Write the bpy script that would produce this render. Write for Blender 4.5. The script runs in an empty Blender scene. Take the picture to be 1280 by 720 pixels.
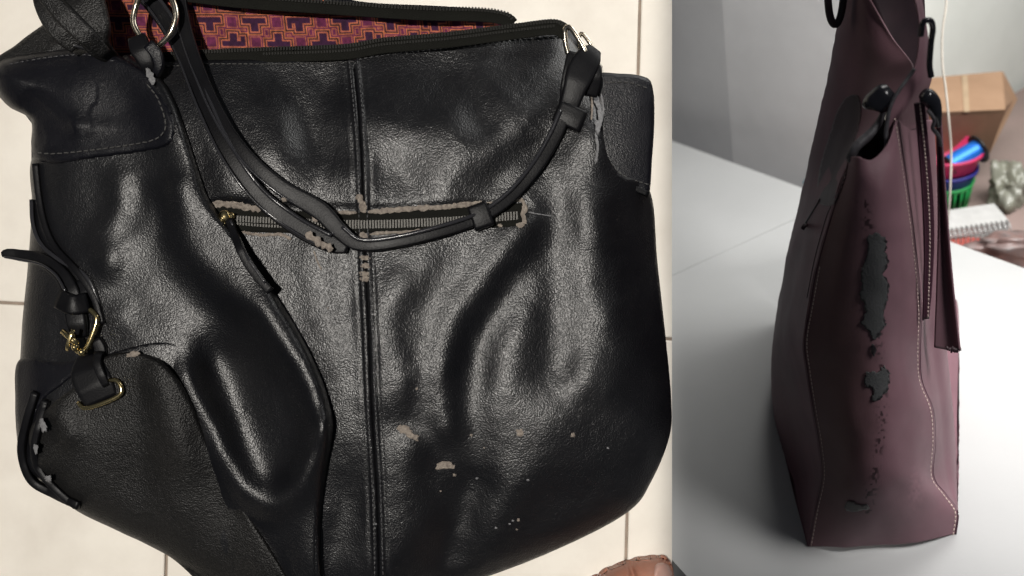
import bpy, math, random
import numpy as np
from mathutils import Vector, Matrix, noise as mnoise
from mathutils.geometry import delaunay_2d_cdt
random.seed(4); rng = np.random.default_rng(4)
S = bpy.context.scene; COL = S.collection

# ------------------------------------------------------------------ camera
# "View frame": x right, y up, z towards the camera. The tiled floor with the black bag is
# perpendicular to the view; the room with the white table has its own upright direction UP.
FPX = 1280*35/36.0
D = 0.65                                  # camera to tiles
UP = np.array([-.176, .834, .521]); UP /= np.linalg.norm(UP)
XW = np.array([1., 0, 0]) - UP[0]*UP; XW /= np.linalg.norm(XW)
YW = np.cross(UP, XW)
CR = np.array([XW, YW, UP])               # world-from-view rotation
HT = 0.545                                # camera above the table
CAMLOC = np.array([0., 0., 0.75+HT])
cam_d = bpy.data.cameras.new('camera'); cam = bpy.data.objects.new('camera', cam_d); COL.objects.link(cam)
cam_d.lens = 35; cam_d.sensor_width = 36; cam_d.clip_start = .02; cam_d.clip_end = 50
cam.matrix_world = Matrix.Translation(Vector(CAMLOC)) @ Matrix(CR.tolist()).to_4x4()
cam_d.dof.use_dof = True; cam_d.dof.focus_distance = .625; cam_d.dof.aperture_fstop = 7.0
S.camera = cam
S.render.resolution_x = 1024; S.render.resolution_y = 576

def to_world(P): return np.asarray(P, float) @ CR.T + CAMLOC

# ------------------------------------------------------------------ light
W = bpy.data.worlds.new('World'); S.world = W; W.use_nodes = True
bg = W.node_tree.nodes['Background']; bg.inputs[0].default_value = (.80, .88, 1.0, 1); bg.inputs[1].default_value = .055
S.view_settings.view_transform = 'Standard'; S.view_settings.look = 'None'
S.view_settings.exposure = 0; S.view_settings.gamma = 1

def lamp(name, kind, pos_v, aim_v, energy, color, **kw):
    l = bpy.data.lights.new(name, kind); l.energy = energy; l.color = color
    for k, v in kw.items(): setattr(l, k, v)
    o = bpy.data.objects.new(name, l); COL.objects.link(o)
    p = Vector(to_world(pos_v)); a = Vector(to_world(aim_v))
    z = (p-a).normalized(); x = Vector(CR @ np.array([1., 0, 0])); x = (x-z*x.dot(z)).normalized(); y = z.cross(x)
    R = Matrix((x, y, z)).transposed().to_4x4()
    o.matrix_world = Matrix.Translation(p) @ R
    return o
# flash: a gridded flash panel beside the camera, throwing a tight warm-white beam on the tiled floor
_aim = np.array([-.185, 0, -D]); _dir = np.array([-.122, .03, 1.0]); _dir /= np.linalg.norm(_dir)
lamp('flash_lamp', 'AREA', _aim+_dir*.72, _aim, 1.22, (1.0, .95, .88), shape='RECTANGLE', size=.57, size_y=.62, spread=math.radians(3.2))
# soft daylight falling on the room with the table: a window high above the table, plus an unseen fill lamp added to brighten the tote
lamp('window_light', 'AREA', (.50, .52, -.64), (.32, .12, -1.22), 5.0, (1.0, .985, .95), shape='RECTANGLE', size=.7, size_y=.36, spread=math.radians(150))
lamp('tote_fill_light', 'AREA', (.50, .42, .08), (.42, -.05, -.70), 1.1, (1.0, .975, .95), shape='RECTANGLE', size=.26, size_y=.34, spread=math.radians(40))

# ------------------------------------------------------------------ helpers
def P(px, py, h=0.0):                      # photo pixel + height (mm) above the tiles -> view frame
    px = np.asarray(px, float); py = np.asarray(py, float); h = np.asarray(h, float)
    d = D - h/1000.0
    return np.stack([(px-640)/FPX*d, -(py-360)/FPX*d, -d+0*px], -1)
def Q(px, py, depth):
    return np.array([(px-640)/FPX*depth, -(py-360)/FPX*depth, -depth])
def ray(px, py): return np.array([(px-640)/FPX, -(py-360)/FPX, -1.0])
def on_level(px, py, z=0.0):               # hit the horizontal level z metres above the table top
    r = ray(px, py); return r*((-(HT-z))/(r@UP))

def catmull(pts, n=None, step=None, closed=False):
    pts = np.asarray(pts, float)
    if closed: ext = np.vstack([pts[-1], pts, pts[0], pts[1]])
    else: ext = np.vstack([2*pts[0]-pts[1], pts, 2*pts[-1]-pts[-2]])
    out = []
    m = len(ext)-3
    for i in range(m):
        p0, p1, p2, p3 = ext[i:i+4]
        for t in np.linspace(0, 1, 12, endpoint=False):
            out.append(.5*((2*p1)+(-p0+p2)*t+(2*p0-5*p1+4*p2-p3)*t*t+(-p0+3*p1-3*p2+p3)*t**3))
    if not closed: out.append(pts[-1])
    else: out.append(pts[0])
    out = np.array(out)
    L = np.r_[0, np.cumsum(np.linalg.norm(np.diff(out, axis=0), axis=1))]
    if n is None: n = max(3, int(L[-1]/step)+1)
    s = np.linspace(0, L[-1], n+1 if closed else n)
    res = np.stack([np.interp(s, L, out[:, k]) for k in range(out.shape[1])], -1)
    return res[:-1] if closed else res

def seg_dist(X, Y, poly, closed=False):
    poly = np.asarray(poly, float)
    if closed: poly = np.vstack([poly, poly[:1]])
    best = np.full(np.shape(X), 1e9)
    for (ax, ay), (bx, by) in zip(poly[:-1, :2], poly[1:, :2]):
        dx, dy = bx-ax, by-ay; L = dx*dx+dy*dy+1e-9
        t = np.clip(((X-ax)*dx+(Y-ay)*dy)/L, 0, 1)
        d = (X-ax-t*dx)**2+(Y-ay-t*dy)**2
        best = np.minimum(best, d)
    return np.sqrt(best)
def inside(X, Y, poly):
    poly = np.asarray(poly, float); r = np.zeros(np.shape(X), bool)
    n = len(poly)
    for i in range(n):
        x1, y1 = poly[i, :2]; x2, y2 = poly[(i+1) % n, :2]
        if y1 == y2: continue
        c = ((y1 > Y) != (y2 > Y)) & (X < (x2-x1)*(Y-y1)/(y2-y1)+x1)
        r ^= c
    return r
_T = rng.random((256, 256))
def vnoise(X, Y, sc, seed=0):
    x = np.asarray(X)/sc+seed*17.3; y = np.asarray(Y)/sc+seed*9.7
    xi = np.floor(x).astype(int); yi = np.floor(y).astype(int); fx = x-xi; fy = y-yi
    fx = fx*fx*(3-2*fx); fy = fy*fy*(3-2*fy)
    g = lambda a, b: _T[a % 256, b % 256]
    return (g(xi, yi)*(1-fx)+g(xi+1, yi)*fx)*(1-fy)+(g(xi, yi+1)*(1-fx)+g(xi+1, yi+1)*fx)*fy*1.0-.5
def ss(a, b, x): t = np.clip((x-a)/(b-a), 0, 1); return t*t*(3-2*t)

def tag(o, label=None, cat=None, group=None, kind=None):
    for k, v in (('label', label), ('category', cat), ('group', group), ('kind', kind)):
        if v: o[k] = v
    return o
def thing(name, base_v, label, cat, group=None):
    o = bpy.data.objects.new(name, None); COL.objects.link(o); o.empty_display_size = .03
    o.location = Vector(to_world(base_v)); tag(o, label, cat, group); return o
def mk(name, V, F, m, parent=None, smooth=True, colors=None, base=None):
    Wd = to_world(V)
    loc = np.array(parent_loc(parent)) if parent is not None else (to_world(base) if base is not None else Wd.mean(0))
    me = bpy.data.meshes.new(name)
    me.from_pydata((Wd-loc).tolist(), [], [list(map(int, f)) for f in F]); me.validate()
    if smooth: me.polygons.foreach_set('use_smooth', [True]*len(me.polygons))
    if colors is not None and len(me.vertices) == len(colors):
        a = me.color_attributes.new('Col', 'FLOAT_COLOR', 'POINT')
        c = np.ones((len(colors), 4)); c[:, :colors.shape[1]] = colors; a.data.foreach_set('color', c.ravel())
    me.materials.append(m); me.update()
    o = bpy.data.objects.new(name, me); COL.objects.link(o)
    if parent is not None: o.parent = parent
    else: o.location = Vector(loc)
    o.matrix_parent_inverse = Matrix.Identity(4)
    return o
def parent_loc(o):                        # every part sits at its root's origin, so only roots carry a location
    v = Vector((0, 0, 0))
    while o is not None: v += o.location; o = o.parent
    return v

def sweep(path, prof, up=None, closed=False, cap=True):
    """path (n,3) view frame; prof (k,2) or (n,k,2) metres: first = sideways, second = up."""
    path = np.asarray(path, float); n = len(path); k = prof.shape[-2]
    T = (np.roll(path, -1, 0)-np.roll(path, 1, 0)) if closed else np.gradient(path, axis=0)
    T /= np.linalg.norm(T, axis=1)[:, None]+1e-12
    if up is None: up = np.array([0., 0, 1.])
    up = np.broadcast_to(np.asarray(up, float), T.shape)
    Sd = np.cross(T, up); nn = np.linalg.norm(Sd, axis=1)
    for i in range(n):
        if nn[i] < .12: Sd[i] = Sd[i-1] if i else np.cross(T[i], [0, 1, 0.01])
    Sd /= np.linalg.norm(Sd, axis=1)[:, None]
    N = np.cross(Sd, T)
    if prof.ndim == 2: prof = np.broadcast_to(prof, (n, k, 2))
    V = path[:, None]+Sd[:, None]*prof[..., 0:1]+N[:, None]*prof[..., 1:2]
    V = V.reshape(-1, 3); F = []
    for i in range(n if closed else n-1):
        a = i*k; b = ((i+1) % n)*k
        for j in range(k): j2 = (j+1) % k; F.append((a+j, a+j2, b+j2, b+j))
    if not closed and cap: F.append(tuple(range(k))[::-1]); F.append(tuple(range((n-1)*k, n*k)))
    return V, F
def circ(r, k=10, flat=1.0): a = np.linspace(0, 2*math.pi, k, endpoint=False); return np.stack([r*np.cos(a), r*flat*np.sin(a)], -1)
def flatprof(w, t, k=20, e=.30):          # rounded flat strap section
    a = np.linspace(0, 2*math.pi, k, endpoint=False); c, s = np.cos(a), np.sin(a)
    return np.stack([w/2*np.sign(c)*np.abs(c)**e, t/2*np.sign(s)*np.abs(s)**.5], -1)
def join(parts):
    V = []; F = []; n = 0
    for v, f in parts:
        V.append(v); F += [tuple(i+n for i in q) for q in f]; n += len(v)
    return np.vstack(V), F
MMPX = D/FPX                              # metres per photo pixel on the tiles
BOXF = [(0,1,3,2),(4,6,7,5),(0,4,5,1),(2,3,7,6),(0,2,6,4),(1,5,7,3)]
def obox(c, ax, ay, az):
    V = np.array([c+sx*ax+sy*ay+sz*az for sx in (-1,1) for sy in (-1,1) for sz in (-1,1)]); return V, BOXF

# ------------------------------------------------------------------ materials
def nt(name):
    m = bpy.data.materials.new(name); m.use_nodes = True; t = m.node_tree
    return m, t, t.nodes['Principled BSDF']
def N(t, typ, **kw):
    n = t.nodes.new(typ)
    for k, v in kw.items():
        if k in n.inputs: n.inputs[k].default_value = v
        else: setattr(n, k, v)
    return n
def leather(name, c1, c2, rough=.36, grain=620, bump=.35, spec=.5, var=40, bd=.0006, rv=.12, attr=False, fine=0):
    m, t, b = nt(name); L = t.links
    tc = N(t, 'ShaderNodeTexCoord')
    n1 = N(t, 'ShaderNodeTexNoise', Scale=var, Detail=6.0)
    L.new(tc.outputs['Object'], n1.inputs['Vector'])
    mx = N(t, 'ShaderNodeMix', data_type='RGBA'); mx.inputs[6].default_value = (*c1, 1); mx.inputs[7].default_value = (*c2, 1)
    rp = N(t, 'ShaderNodeValToRGB'); rp.color_ramp.elements[0].position = .38; rp.color_ramp.elements[1].position = .68
    L.new(n1.outputs[0], rp.inputs[0]); L.new(rp.outputs[0], mx.inputs[0])
    out = mx.outputs[2]
    if attr:
        at = N(t, 'ShaderNodeVertexColor', layer_name='Col'); mm = N(t, 'ShaderNodeMix', data_type='RGBA', blend_type='MULTIPLY')
        mm.inputs[0].default_value = 1; L.new(out, mm.inputs[6]); L.new(at.outputs[0], mm.inputs[7]); out = mm.outputs[2]
    L.new(out, b.inputs['Base Color'])
    # pebbled grain: warped cells plus fine noise
    wn = N(t, 'ShaderNodeTexNoise', Scale=grain*.25, Detail=2.0); L.new(tc.outputs['Object'], wn.inputs['Vector'])
    ad = N(t, 'ShaderNodeMix', data_type='RGBA', blend_type='LINEAR_LIGHT'); ad.inputs[0].default_value = .0012
    L.new(tc.outputs['Object'], ad.inputs[6]); L.new(wn.outputs[1], ad.inputs[7])
    vo = N(t, 'ShaderNodeTexVoronoi', Scale=grain, feature='SMOOTH_F1', Smoothness=.35); L.new(ad.outputs[2], vo.inputs['Vector'])
    n2 = N(t, 'ShaderNodeTexNoise', Scale=grain*.5, Detail=5.0, Roughness=.65); L.new(tc.outputs['Object'], n2.inputs['Vector'])
    ma = N(t, 'ShaderNodeMath', operation='MULTIPLY_ADD'); ma.inputs[1].default_value = -1.4
    L.new(vo.outputs['Distance'], ma.inputs[0]); L.new(n2.outputs[0], ma.inputs[2])
    if fine:
        nf = N(t, 'ShaderNodeTexNoise', Scale=float(fine), Detail=1.0); L.new(tc.outputs['Object'], nf.inputs['Vector'])
        m3 = N(t, 'ShaderNodeMath', operation='MULTIPLY_ADD'); m3.inputs[1].default_value = .8; L.new(nf.outputs[0], m3.inputs[0]); L.new(ma.outputs[0], m3.inputs[2]); ma = m3
    bp = N(t, 'ShaderNodeBump', Strength=bump, Distance=bd); L.new(ma.outputs[0], bp.inputs['Height']); L.new(bp.outputs[0], b.inputs['Normal'])
    mr = N(t, 'ShaderNodeMapRange'); mr.inputs[3].default_value = rough-rv; mr.inputs[4].default_value = rough+rv
    n3 = N(t, 'ShaderNodeTexNoise', Scale=28.0, Detail=8.0, Roughness=.7); L.new(tc.outputs['Object'], n3.inputs['Vector'])
    L.new(n3.outputs[0], mr.inputs[0]); L.new(mr.outputs[0], b.inputs['Roughness'])
    b.inputs['Specular IOR Level'].default_value = spec
    return m
def plain(name, c, rough=.5, metal=0, spec=.5, bumps=0, bscale=300, c2=None, cs=60, trans=0, alpha=1):
    m, t, b = nt(name); L = t.links
    tc = N(t, 'ShaderNodeTexCoord')
    n1 = N(t, 'ShaderNodeTexNoise', Scale=float(cs), Detail=6.0, Roughness=.6); L.new(tc.outputs['Object'], n1.inputs['Vector'])
    mx = N(t, 'ShaderNodeMix', data_type='RGBA'); mx.inputs[6].default_value = (*c, 1)
    mx.inputs[7].default_value = (*(c2 or tuple(v*.82 for v in c)), 1)
    rp = N(t, 'ShaderNodeValToRGB'); rp.color_ramp.elements[0].position = .35; rp.color_ramp.elements[1].position = .7
    L.new(n1.outputs[0], rp.inputs[0]); L.new(rp.outputs[0], mx.inputs[0]); L.new(mx.outputs[2], b.inputs['Base Color'])
    b.inputs['Roughness'].default_value = rough; b.inputs['Metallic'].default_value = metal; b.inputs['Specular IOR Level'].default_value = spec
    if trans: b.inputs['Transmission Weight'].default_value = trans
    if alpha < 1: b.inputs['Alpha'].default_value = alpha
    if bumps:
        n2 = N(t, 'ShaderNodeTexNoise', Scale=float(bscale), Detail=4.0); L.new(tc.outputs['Object'], n2.inputs['Vector'])
        bp = N(t, 'ShaderNodeBump', Strength=bumps, Distance=.0006); L.new(n2.outputs[0], bp.inputs['Height']); L.new(bp.outputs[0], b.inputs['Normal'])
    return m
def vcol(name, rough=.8, weave=0):
    m, t, b = nt(name); L = t.links
    a = N(t, 'ShaderNodeVertexColor', layer_name='Col'); L.new(a.outputs[0], b.inputs['Base Color']); b.inputs['Roughness'].default_value = rough
    b.inputs['Specular IOR Level'].default_value = .2
    if weave:
        tc = N(t, 'ShaderNodeTexCoord'); n2 = N(t, 'ShaderNodeTexNoise', Scale=float(weave), Detail=3.0); L.new(tc.outputs['Object'], n2.inputs['Vector'])
        bp = N(t, 'ShaderNodeBump', Strength=.5, Distance=.0005); L.new(n2.outputs[0], bp.inputs['Height']); L.new(bp.outputs[0], b.inputs['Normal'])
    return m
M = dict(
 black=leather('black_leather', (.0020,.0020,.0030), (.0034,.0034,.0044), rough=.375, grain=1000, bump=.50, spec=.56, rv=.09, bd=.00028, fine=1500),
 black_matte=leather('matte_black_leather', (.0028,.0026,.0026), (.0046,.0042,.0040), rough=.48, grain=1100, bump=.45, spec=.36),
 black_smooth=leather('smooth_black_leather', (.0024,.0025,.0045), (.0036,.0037,.006), rough=.40, grain=1300, bump=.25, spec=.28),
 strap=leather('strap_leather', (.003,.003,.0038), (.006,.006,.0072), rough=.42, grain=900, bump=.08, spec=.14),
 edge=plain('painted_edge', (.02,.02,.023), rough=.22, bumps=.2),
 scuff=plain('bare_leather', (.27,.235,.20), rough=.9, spec=.1, c2=(.12,.10,.088), cs=520, bumps=.8, bscale=900),
 scuff_grey=plain('grey_scuff', (.20,.20,.205), rough=.85, spec=.15, c2=(.10,.10,.105), cs=500, bumps=.6, bscale=900),
 tape=plain('zip_tape', (.009,.009,.0075), rough=.9, spec=.1, bumps=.8, bscale=1500),
 teeth=plain('zip_teeth', (.008,.0075,.006), rough=.6, spec=.15),
 teeth_brass=plain('aged_zip_teeth', (.030,.027,.020), rough=.5, metal=.2),
 thread=plain('dark_thread', (.04,.04,.043), rough=.5),
 thread_grey=plain('grey_thread', (.045,.044,.042), rough=.8),
 brass=plain('brass', (.75,.60,.30), rough=.20, metal=1, c2=(.62,.5,.26), cs=200, bumps=.15),
 nickel=plain('worn_nickel', (.60,.55,.46), rough=.22, metal=1, c2=(.42,.36,.28), cs=150, bumps=.2),
 lining=vcol('patterned_lining', .85, 1400),
 tile=plain('glazed_tile', (.72,.68,.61), rough=.32, c2=(.63,.585,.52), cs=22, bumps=.12, bscale=60, spec=.4),
 grout=plain('grout', (.30,.24,.19), rough=.95, c2=(.20,.165,.135), cs=90, bumps=1, bscale=500),
)

# ================================================================== LEFT: TILED FLOOR
def floor():
    base = P(200, 360, -16)
    fl = bpy.data.objects.new('tiled_floor', None); COL.objects.link(fl); fl.location = Vector(to_world(base)); fl['kind'] = 'structure'
    x0, x1, y0, y1 = -420, 840, -330, 1060
    V = np.array([P(x, y, z) for z in (-16, -1.6) for x, y in ((x0, y0), (x1, y0), (x1, y1), (x0, y1))])
    # straight sides: use the same real x, y for both levels
    V[:4, :2] = V[4:, :2]
    mk('grout_bed', V, [(0,1,2,3)[::-1], (4,5,6,7)[::-1], (0,1,5,4), (1,2,6,5), (2,3,7,6), (3,0,4,7)], M['grout'], fl, smooth=False)
    g = 1.9
    vx = lambda j, y: 800-18*(y/720.)+575*j
    hy = lambda k, x: 378+.0548*x+575*k
    def corner(j, k):
        x = vx(j, 300); 
        for _ in range(6): y = hy(k, x); x = vx(j, y)
        return np.array([x, y])
    for j in range(-3, 1):
        for k in range(-2, 2):
            q = [corner(j, k), corner(j+1, k), corner(j+1, k+1), corner(j, k+1)]
            c = sum(q)/4
            q = [p+np.array([g if p[0] < c[0] else -g, g if p[1] < c[1] else -g]) for p in q]
            # clip against the slab's extent
            def clip(poly, ax, lim, sign):
                out = []
                for i in range(len(poly)):
                    a, b = poly[i], poly[(i+1) % len(poly)]
                    ia, ib = (a[ax]-lim)*sign <= 0, (b[ax]-lim)*sign <= 0
                    if ia: out.append(a)
                    if ia != ib: t = (lim-a[ax])/(b[ax]-a[ax]); out.append(a+t*(b-a))
                return out
            for ax, lim, sg in ((0, x1, 1), (0, x0, -1), (1, y1, 1), (1, y0, -1)):
                q = clip(q, ax, lim, sg)
                if len(q) < 3: break
            if len(q) < 3: continue
            q = np.array(q); c = q.mean(0); nq = len(q)
            lvl = random.uniform(-.12, .12)
            def ring(ins, h):
                o = []
                for p in q:
                    dd = np.array([ins if p[0] < c[0] else -ins, ins if p[1] < c[1] else -ins])
                    if abs(p[0]-x1) < .01: dd[0] = 0
                    o.append(P(*(p+dd), h))
                return o
            R = ring(0, -1.6)+ring(0, -.5+lvl)+ring(.7, -.15+lvl)+ring(1.6, 0+lvl)
            for r in range(4):
                for i in range(nq): R[r*nq+i][:2] = P(*(q[i]+(0 if r < 2 else 1)*((R[r*nq+i][:2]*0))), 0)[:2] if r < 2 else R[r*nq+i][:2]
            F = []
            for r in range(3):
                for i in range(nq): i2 = (i+1) % nq; F.append((r*nq+i, (r+1)*nq+i, (r+1)*nq+i2, r*nq+i2))
            F.append(tuple(range(3*nq, 4*nq))[::-1])
            mk('tile', np.array(R), F, M['tile'], fl, smooth=False)
floor()

# ================================================================== LEFT: BLACK BAG
OUT = catmull([(-14,95),(2,70),(20,58),(45,38),(70,20),(120,-20),(200,-40),(380,-30),(440,0),(560,8),(632,16),(650,36),(700,30),(735,60),(752,92),(800,95),(815,106),(818,150),(812,240),(822,330),(833,430),(839,500),(837,545),(815,600),(785,640),(700,685),(590,727),(450,765),(330,760),(215,697),(150,664),(95,637),(60,606),(31,590),(22,555),(19,500),(25,450),(28,400),(35,330),(40,260),(39,185),(38,150),(5,128)], step=12, closed=True)
# folds of the soft leather: polyline, amplitude (mm), half width (px)
RIDGES = [
 ([(722,175),(735,250),(745,330),(750,400),(752,440)], 7, 40),
 ([(690,200),(696,300),(698,380),(690,450)], -5, 24),
 ([(800,280),(812,380),(815,470)], -4, 26),
 ([(655,370),(640,430),(610,500),(590,560)], 3.2, 24),
 ([(640,360),(600,430),(592,520),(590,610),(570,690)], -7, 22),
 ([(650,290),(610,350),(570,400),(558,470),(562,530)], 5, 17),
 ([(520,330),(480,400),(486,480)], 3, 24),
 ([(690,165),(640,215),(590,245)], -5, 24),
 ([(640,140),(590,180),(550,225)], 4, 30),
 ([(470,140),(520,165),(570,150)], 3, 26),
 ([(500,215),(520,240)], -3, 20),
 ([(560,90),(590,120),(600,150)], -3.5, 18),
 ([(680,80),(650,105),(610,110)], 3, 22),
 ([(405,110),(400,150),(408,205),(400,240)], -4, 22),
 ([(290,95),(330,140),(350,170)], 3, 24),
 ([(335,100),(365,130),(385,170)], -3, 16),
 ([(330,200),(370,225),(430,225)], 3, 24),
 ([(240,110),(262,160),(290,230)], 4, 18),
 ([(400,320),(405,380),(430,440),(435,540)], 3.5, 22),
 ([(488,360),(496,450),(500,560),(496,650),(500,740)], 4.5, 26),
 ([(505,522),(530,536),(548,570)], -2.2, 10),
 ([(545,600),(560,650),(550,720)], -4, 26),
 ([(620,640),(660,580),(690,540)], 3, 34),
 ([(730,480),(770,480),(800,450)], 3, 22),
 ([(430,610),(422,670),(425,760)], -3.5, 16),
 ([(640,660),(710,630),(780,600)], -3, 28),
]
CENTRE = [(440,60),(447,130),(452,200),(455,300),(460,400),(464,500),(470,600),(473,690),(474,770)]
CEN = catmull(CENTRE, step=14)
def H_base(X, Y):
    d = seg_dist(X, Y, OUT, True); d = np.where(inside(X, Y, OUT), d, 0)
    t = np.clip(d/75, 0, 1); t2 = np.clip(d/330, 0, 1); h = 5+15*np.sqrt(1-(1-t)**2+1e-9)+24*(1-(1-t2)**2)
    # the mouth side is flatter
    return h*(.55+.45*ss(20, 190, Y))+1.5*vnoise(X, Y, 70, 1)+.9*vnoise(X, Y, 33, 2)
_GX, _GY = np.meshgrid(np.arange(-60, 900, 3.), np.arange(-90, 810, 3.))
def blurred(raw, sig=2.6):
    Z = raw(_GX, _GY); k = np.exp(-(np.arange(-9, 10)/sig)**2/2); k /= k.sum()
    Z = np.pad(Z, 9, mode='edge'); Z = sum(k[i]*Z[:, i:i+_GX.shape[1]] for i in range(19)); Z = sum(k[i]*Z[i:i+_GX.shape[0]] for i in range(19))
    def f(X, Y):
        u = np.clip((np.asarray(X, float)+60)/3, 0, _GX.shape[1]-1.001); v = np.clip((np.asarray(Y, float)+90)/3, 0, _GX.shape[0]-1.001)
        i = u.astype(int); j = v.astype(int); a = u-i; b = v-j
        return (Z[j, i]*(1-a)+Z[j, i+1]*a)*(1-b)+(Z[j+1, i]*(1-a)+Z[j+1, i+1]*a)*b
    return f
def _front_raw(X, Y):
    h = H_base(X, Y)
    wx = X+14*vnoise(X, Y, 75, 5); wy = Y+14*vnoise(X, Y, 75, 6)
    for pl, a, w in RIDGES: h = h+a*np.exp(-(seg_dist(wx, wy, pl)/(w*1.3))**2)*(1+.5*vnoise(X, Y, 35, 11))
    return h
_front_m = blurred(_front_raw)
def H_front(X, Y):
    X = np.asarray(X, float); Y = np.asarray(Y, float); h = _front_m(X, Y)
    h = h+.28*vnoise(X, Y, 11, 3)
    dc = seg_dist(X, Y, CEN)
    h = h+2.0*np.exp(-(dc/14)**2)-1.3*np.exp(-((dc-9.5)/1.8)**2)-.9*np.exp(-(dc/1.6)**2)
    # zip pocket slot
    slot = [(268,262),(460,270),(652,262)]
    ds = seg_dist(X, Y, slot); h = h-2.2*np.exp(-(ds/13)**4)
    return h
FLAP = catmull([(150,60),(190,88),(214,120),(232,170),(248,220),(262,255),(298,300),(338,362),(378,428),(404,488),(412,535),(406,585),(400,640),(398,700),(400,775)], step=8)
SIDE_R = [
 ([(150,225),(150,262),(128,295),(135,330)], 5, 11),
 ([(190,225),(170,280),(140,318)], 3.5, 14),
 ([(175,240),(160,285)], -3, 10),
 ([(222,240),(234,300),(272,350),(326,392),(362,440),(392,490),(398,540)], 11, 15),
 ([(190,330),(230,370),(290,420),(330,480)], -5, 26),
 ([(236,470),(258,515),(278,568),(300,610),(335,632),(374,605),(400,560),(408,530)], 13, 14),
 ([(290,480),(325,540),(352,580)], -5, 30),
 ([(140,330),(190,335),(230,330)], 3, 18),
 ([(150,395),(170,420)], 4, 14),
 ([(60,330),(80,400),(70,450)], -3, 18),
 ([(270,600),(320,680),(370,740)], -4, 26),
]
def _side_raw(X, Y):
    h = H_base(X, Y)+3
    wx = X+6*vnoise(X, Y, 40, 5); wy = Y+6*vnoise(X, Y, 40, 6)
    for pl, a, w in SIDE_R: h = h+.72*a*np.exp(-(seg_dist(wx, wy, pl)/(w*1.3))**2)*(1+.4*vnoise(X, Y, 35, 11))
    df = seg_dist(X, Y, FLAP)
    h = h+8*np.exp(-((df-10)/30)**2)+.28*vnoise(X, Y, 11, 3)
    G = np.exp(-(seg_dist(wx, wy, [(285,455),(325,530),(352,580)])/38)**2); h = h+G*(.17*(X-345))
    G = np.exp(-(seg_dist(wx, wy, [(110,340),(150,400)])/30)**2); h = h-G*.08*(X-130)
    return h
_side_m = blurred(_side_raw)
def H_side(X, Y):
    return _side_m(X, Y)+.15*vnoise(X, Y, 9, 3)
def H_lobe(X, Y):
    X = np.asarray(X, float); Y = np.asarray(Y, float)
    h = H_base(X, Y)+8+1.2*vnoise(X, Y, 60, 8)+3*np.exp(-(seg_dist(X, Y, [(190,470),(235,560),(300,660),(350,740)])/22)**2)
    h = h+4*np.exp(-(seg_dist(X, Y, [(75,520),(85,540)])/18)**2)-5*np.exp(-(seg_dist(X, Y, [(170,600),(230,660)])/50)**2)
    return h+.2*vnoise(X, Y, 10, 3)

def sheet(name, outline, hf, m, parent, step=3.0, roll=5, dip=2.0, skirt=3.0, lift=0.0, to_floor=False, smooth_outline=True):
    """a piece of leather: outline in photo pixels, surface height hf(x,y), rounded turned-down edge."""
    ol = catmull(outline, step=step, closed=True) if smooth_outline else np.asarray(outline, float)
    x0, y0 = ol.min(0); x1, y1 = ol.max(0)
    gx, gy = np.meshgrid(np.arange(x0, x1, step), np.arange(y0, y1, step)); gx = gx+(np.arange(gx.shape[0]) % 2)[:, None]*step/2
    gx = gx.ravel(); gy = gy.ravel()
    k = inside(gx, gy, ol); gx = gx[k]; gy = gy[k]
    de = seg_dist(gx, gy, ol, True); k = de > step*.55; gx = gx[k]; gy = gy[k]; de = de[k]
    no = len(ol)
    pts = np.vstack([ol, np.stack([gx, gy], -1)])
    r = delaunay_2d_cdt([Vector(p) for p in pts.tolist()], [(i, (i+1) % no) for i in range(no)], [], 1, 1e-4)
    vs = np.array([tuple(v) for v in r[0]]); F = [tuple(f) for f in r[2]]
    d = seg_dist(vs[:, 0], vs[:, 1], ol, True)
    t = np.clip(d/roll, 0, 1)
    h = hf(vs[:, 0], vs[:, 1])+lift-dip*(1-np.sqrt(np.clip(1-(1-t)**2, 0, 1)))
    V = P(vs[:, 0], vs[:, 1], h)
    # make all faces look towards +z (view frame)
    FF = []
    for f in F:
        a, b, c = V[f[0]], V[f[1]], V[f[2]]
        FF.append(f if np.cross(b-a, c-a)[2] > 0 else f[::-1])
    # skirt from boundary edges
    from collections import Counter
    ec = Counter()
    for f in FF:
        for i in range(len(f)): ec[tuple(sorted((f[i], f[(i+1) % len(f)])))] += 1
    n = len(V); mp = {}; extra = []
    for f in list(FF):
        for i in range(len(f)):
            a, b = f[i], f[(i+1) % len(f)]
            if ec[tuple(sorted((a, b)))] == 1:
                for q in (a, b):
                    if q not in mp:
                        mp[q] = n+len(extra)
                        z = V[q].copy(); hz = .3 if to_floor else max(.3, (D+z[2])*1000-skirt)
                        z[2] = -D+hz/1000
                        extra.append(z)
                FF.append((b, a, mp[a], mp[b]))
    if extra: V = np.vstack([V, np.array(extra)])
    return mk(name, V, FF, m, parent)

bag = thing('black_handbag', P(430, 400, 0), 'large black leather handbag with scuffed zip pocket and patterned lining, lying on cream tiles', 'handbag')
sheet('back_panel', OUT, lambda X, Y: 3+0*X, M['black_smooth'], bag, step=14, roll=6, dip=1, to_floor=True)
# back corner that peeks out at the top left
sheet('corner', [(-6,80),(20,56),(45,37),(62,28),(90,30),(140,60),(150,90),(60,100)], lambda X, Y: 9+6*np.clip(seg_dist(X, Y, OUT, True)/30, 0, 1), M['black_matte'], bag, roll=4, to_floor=True)

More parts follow.
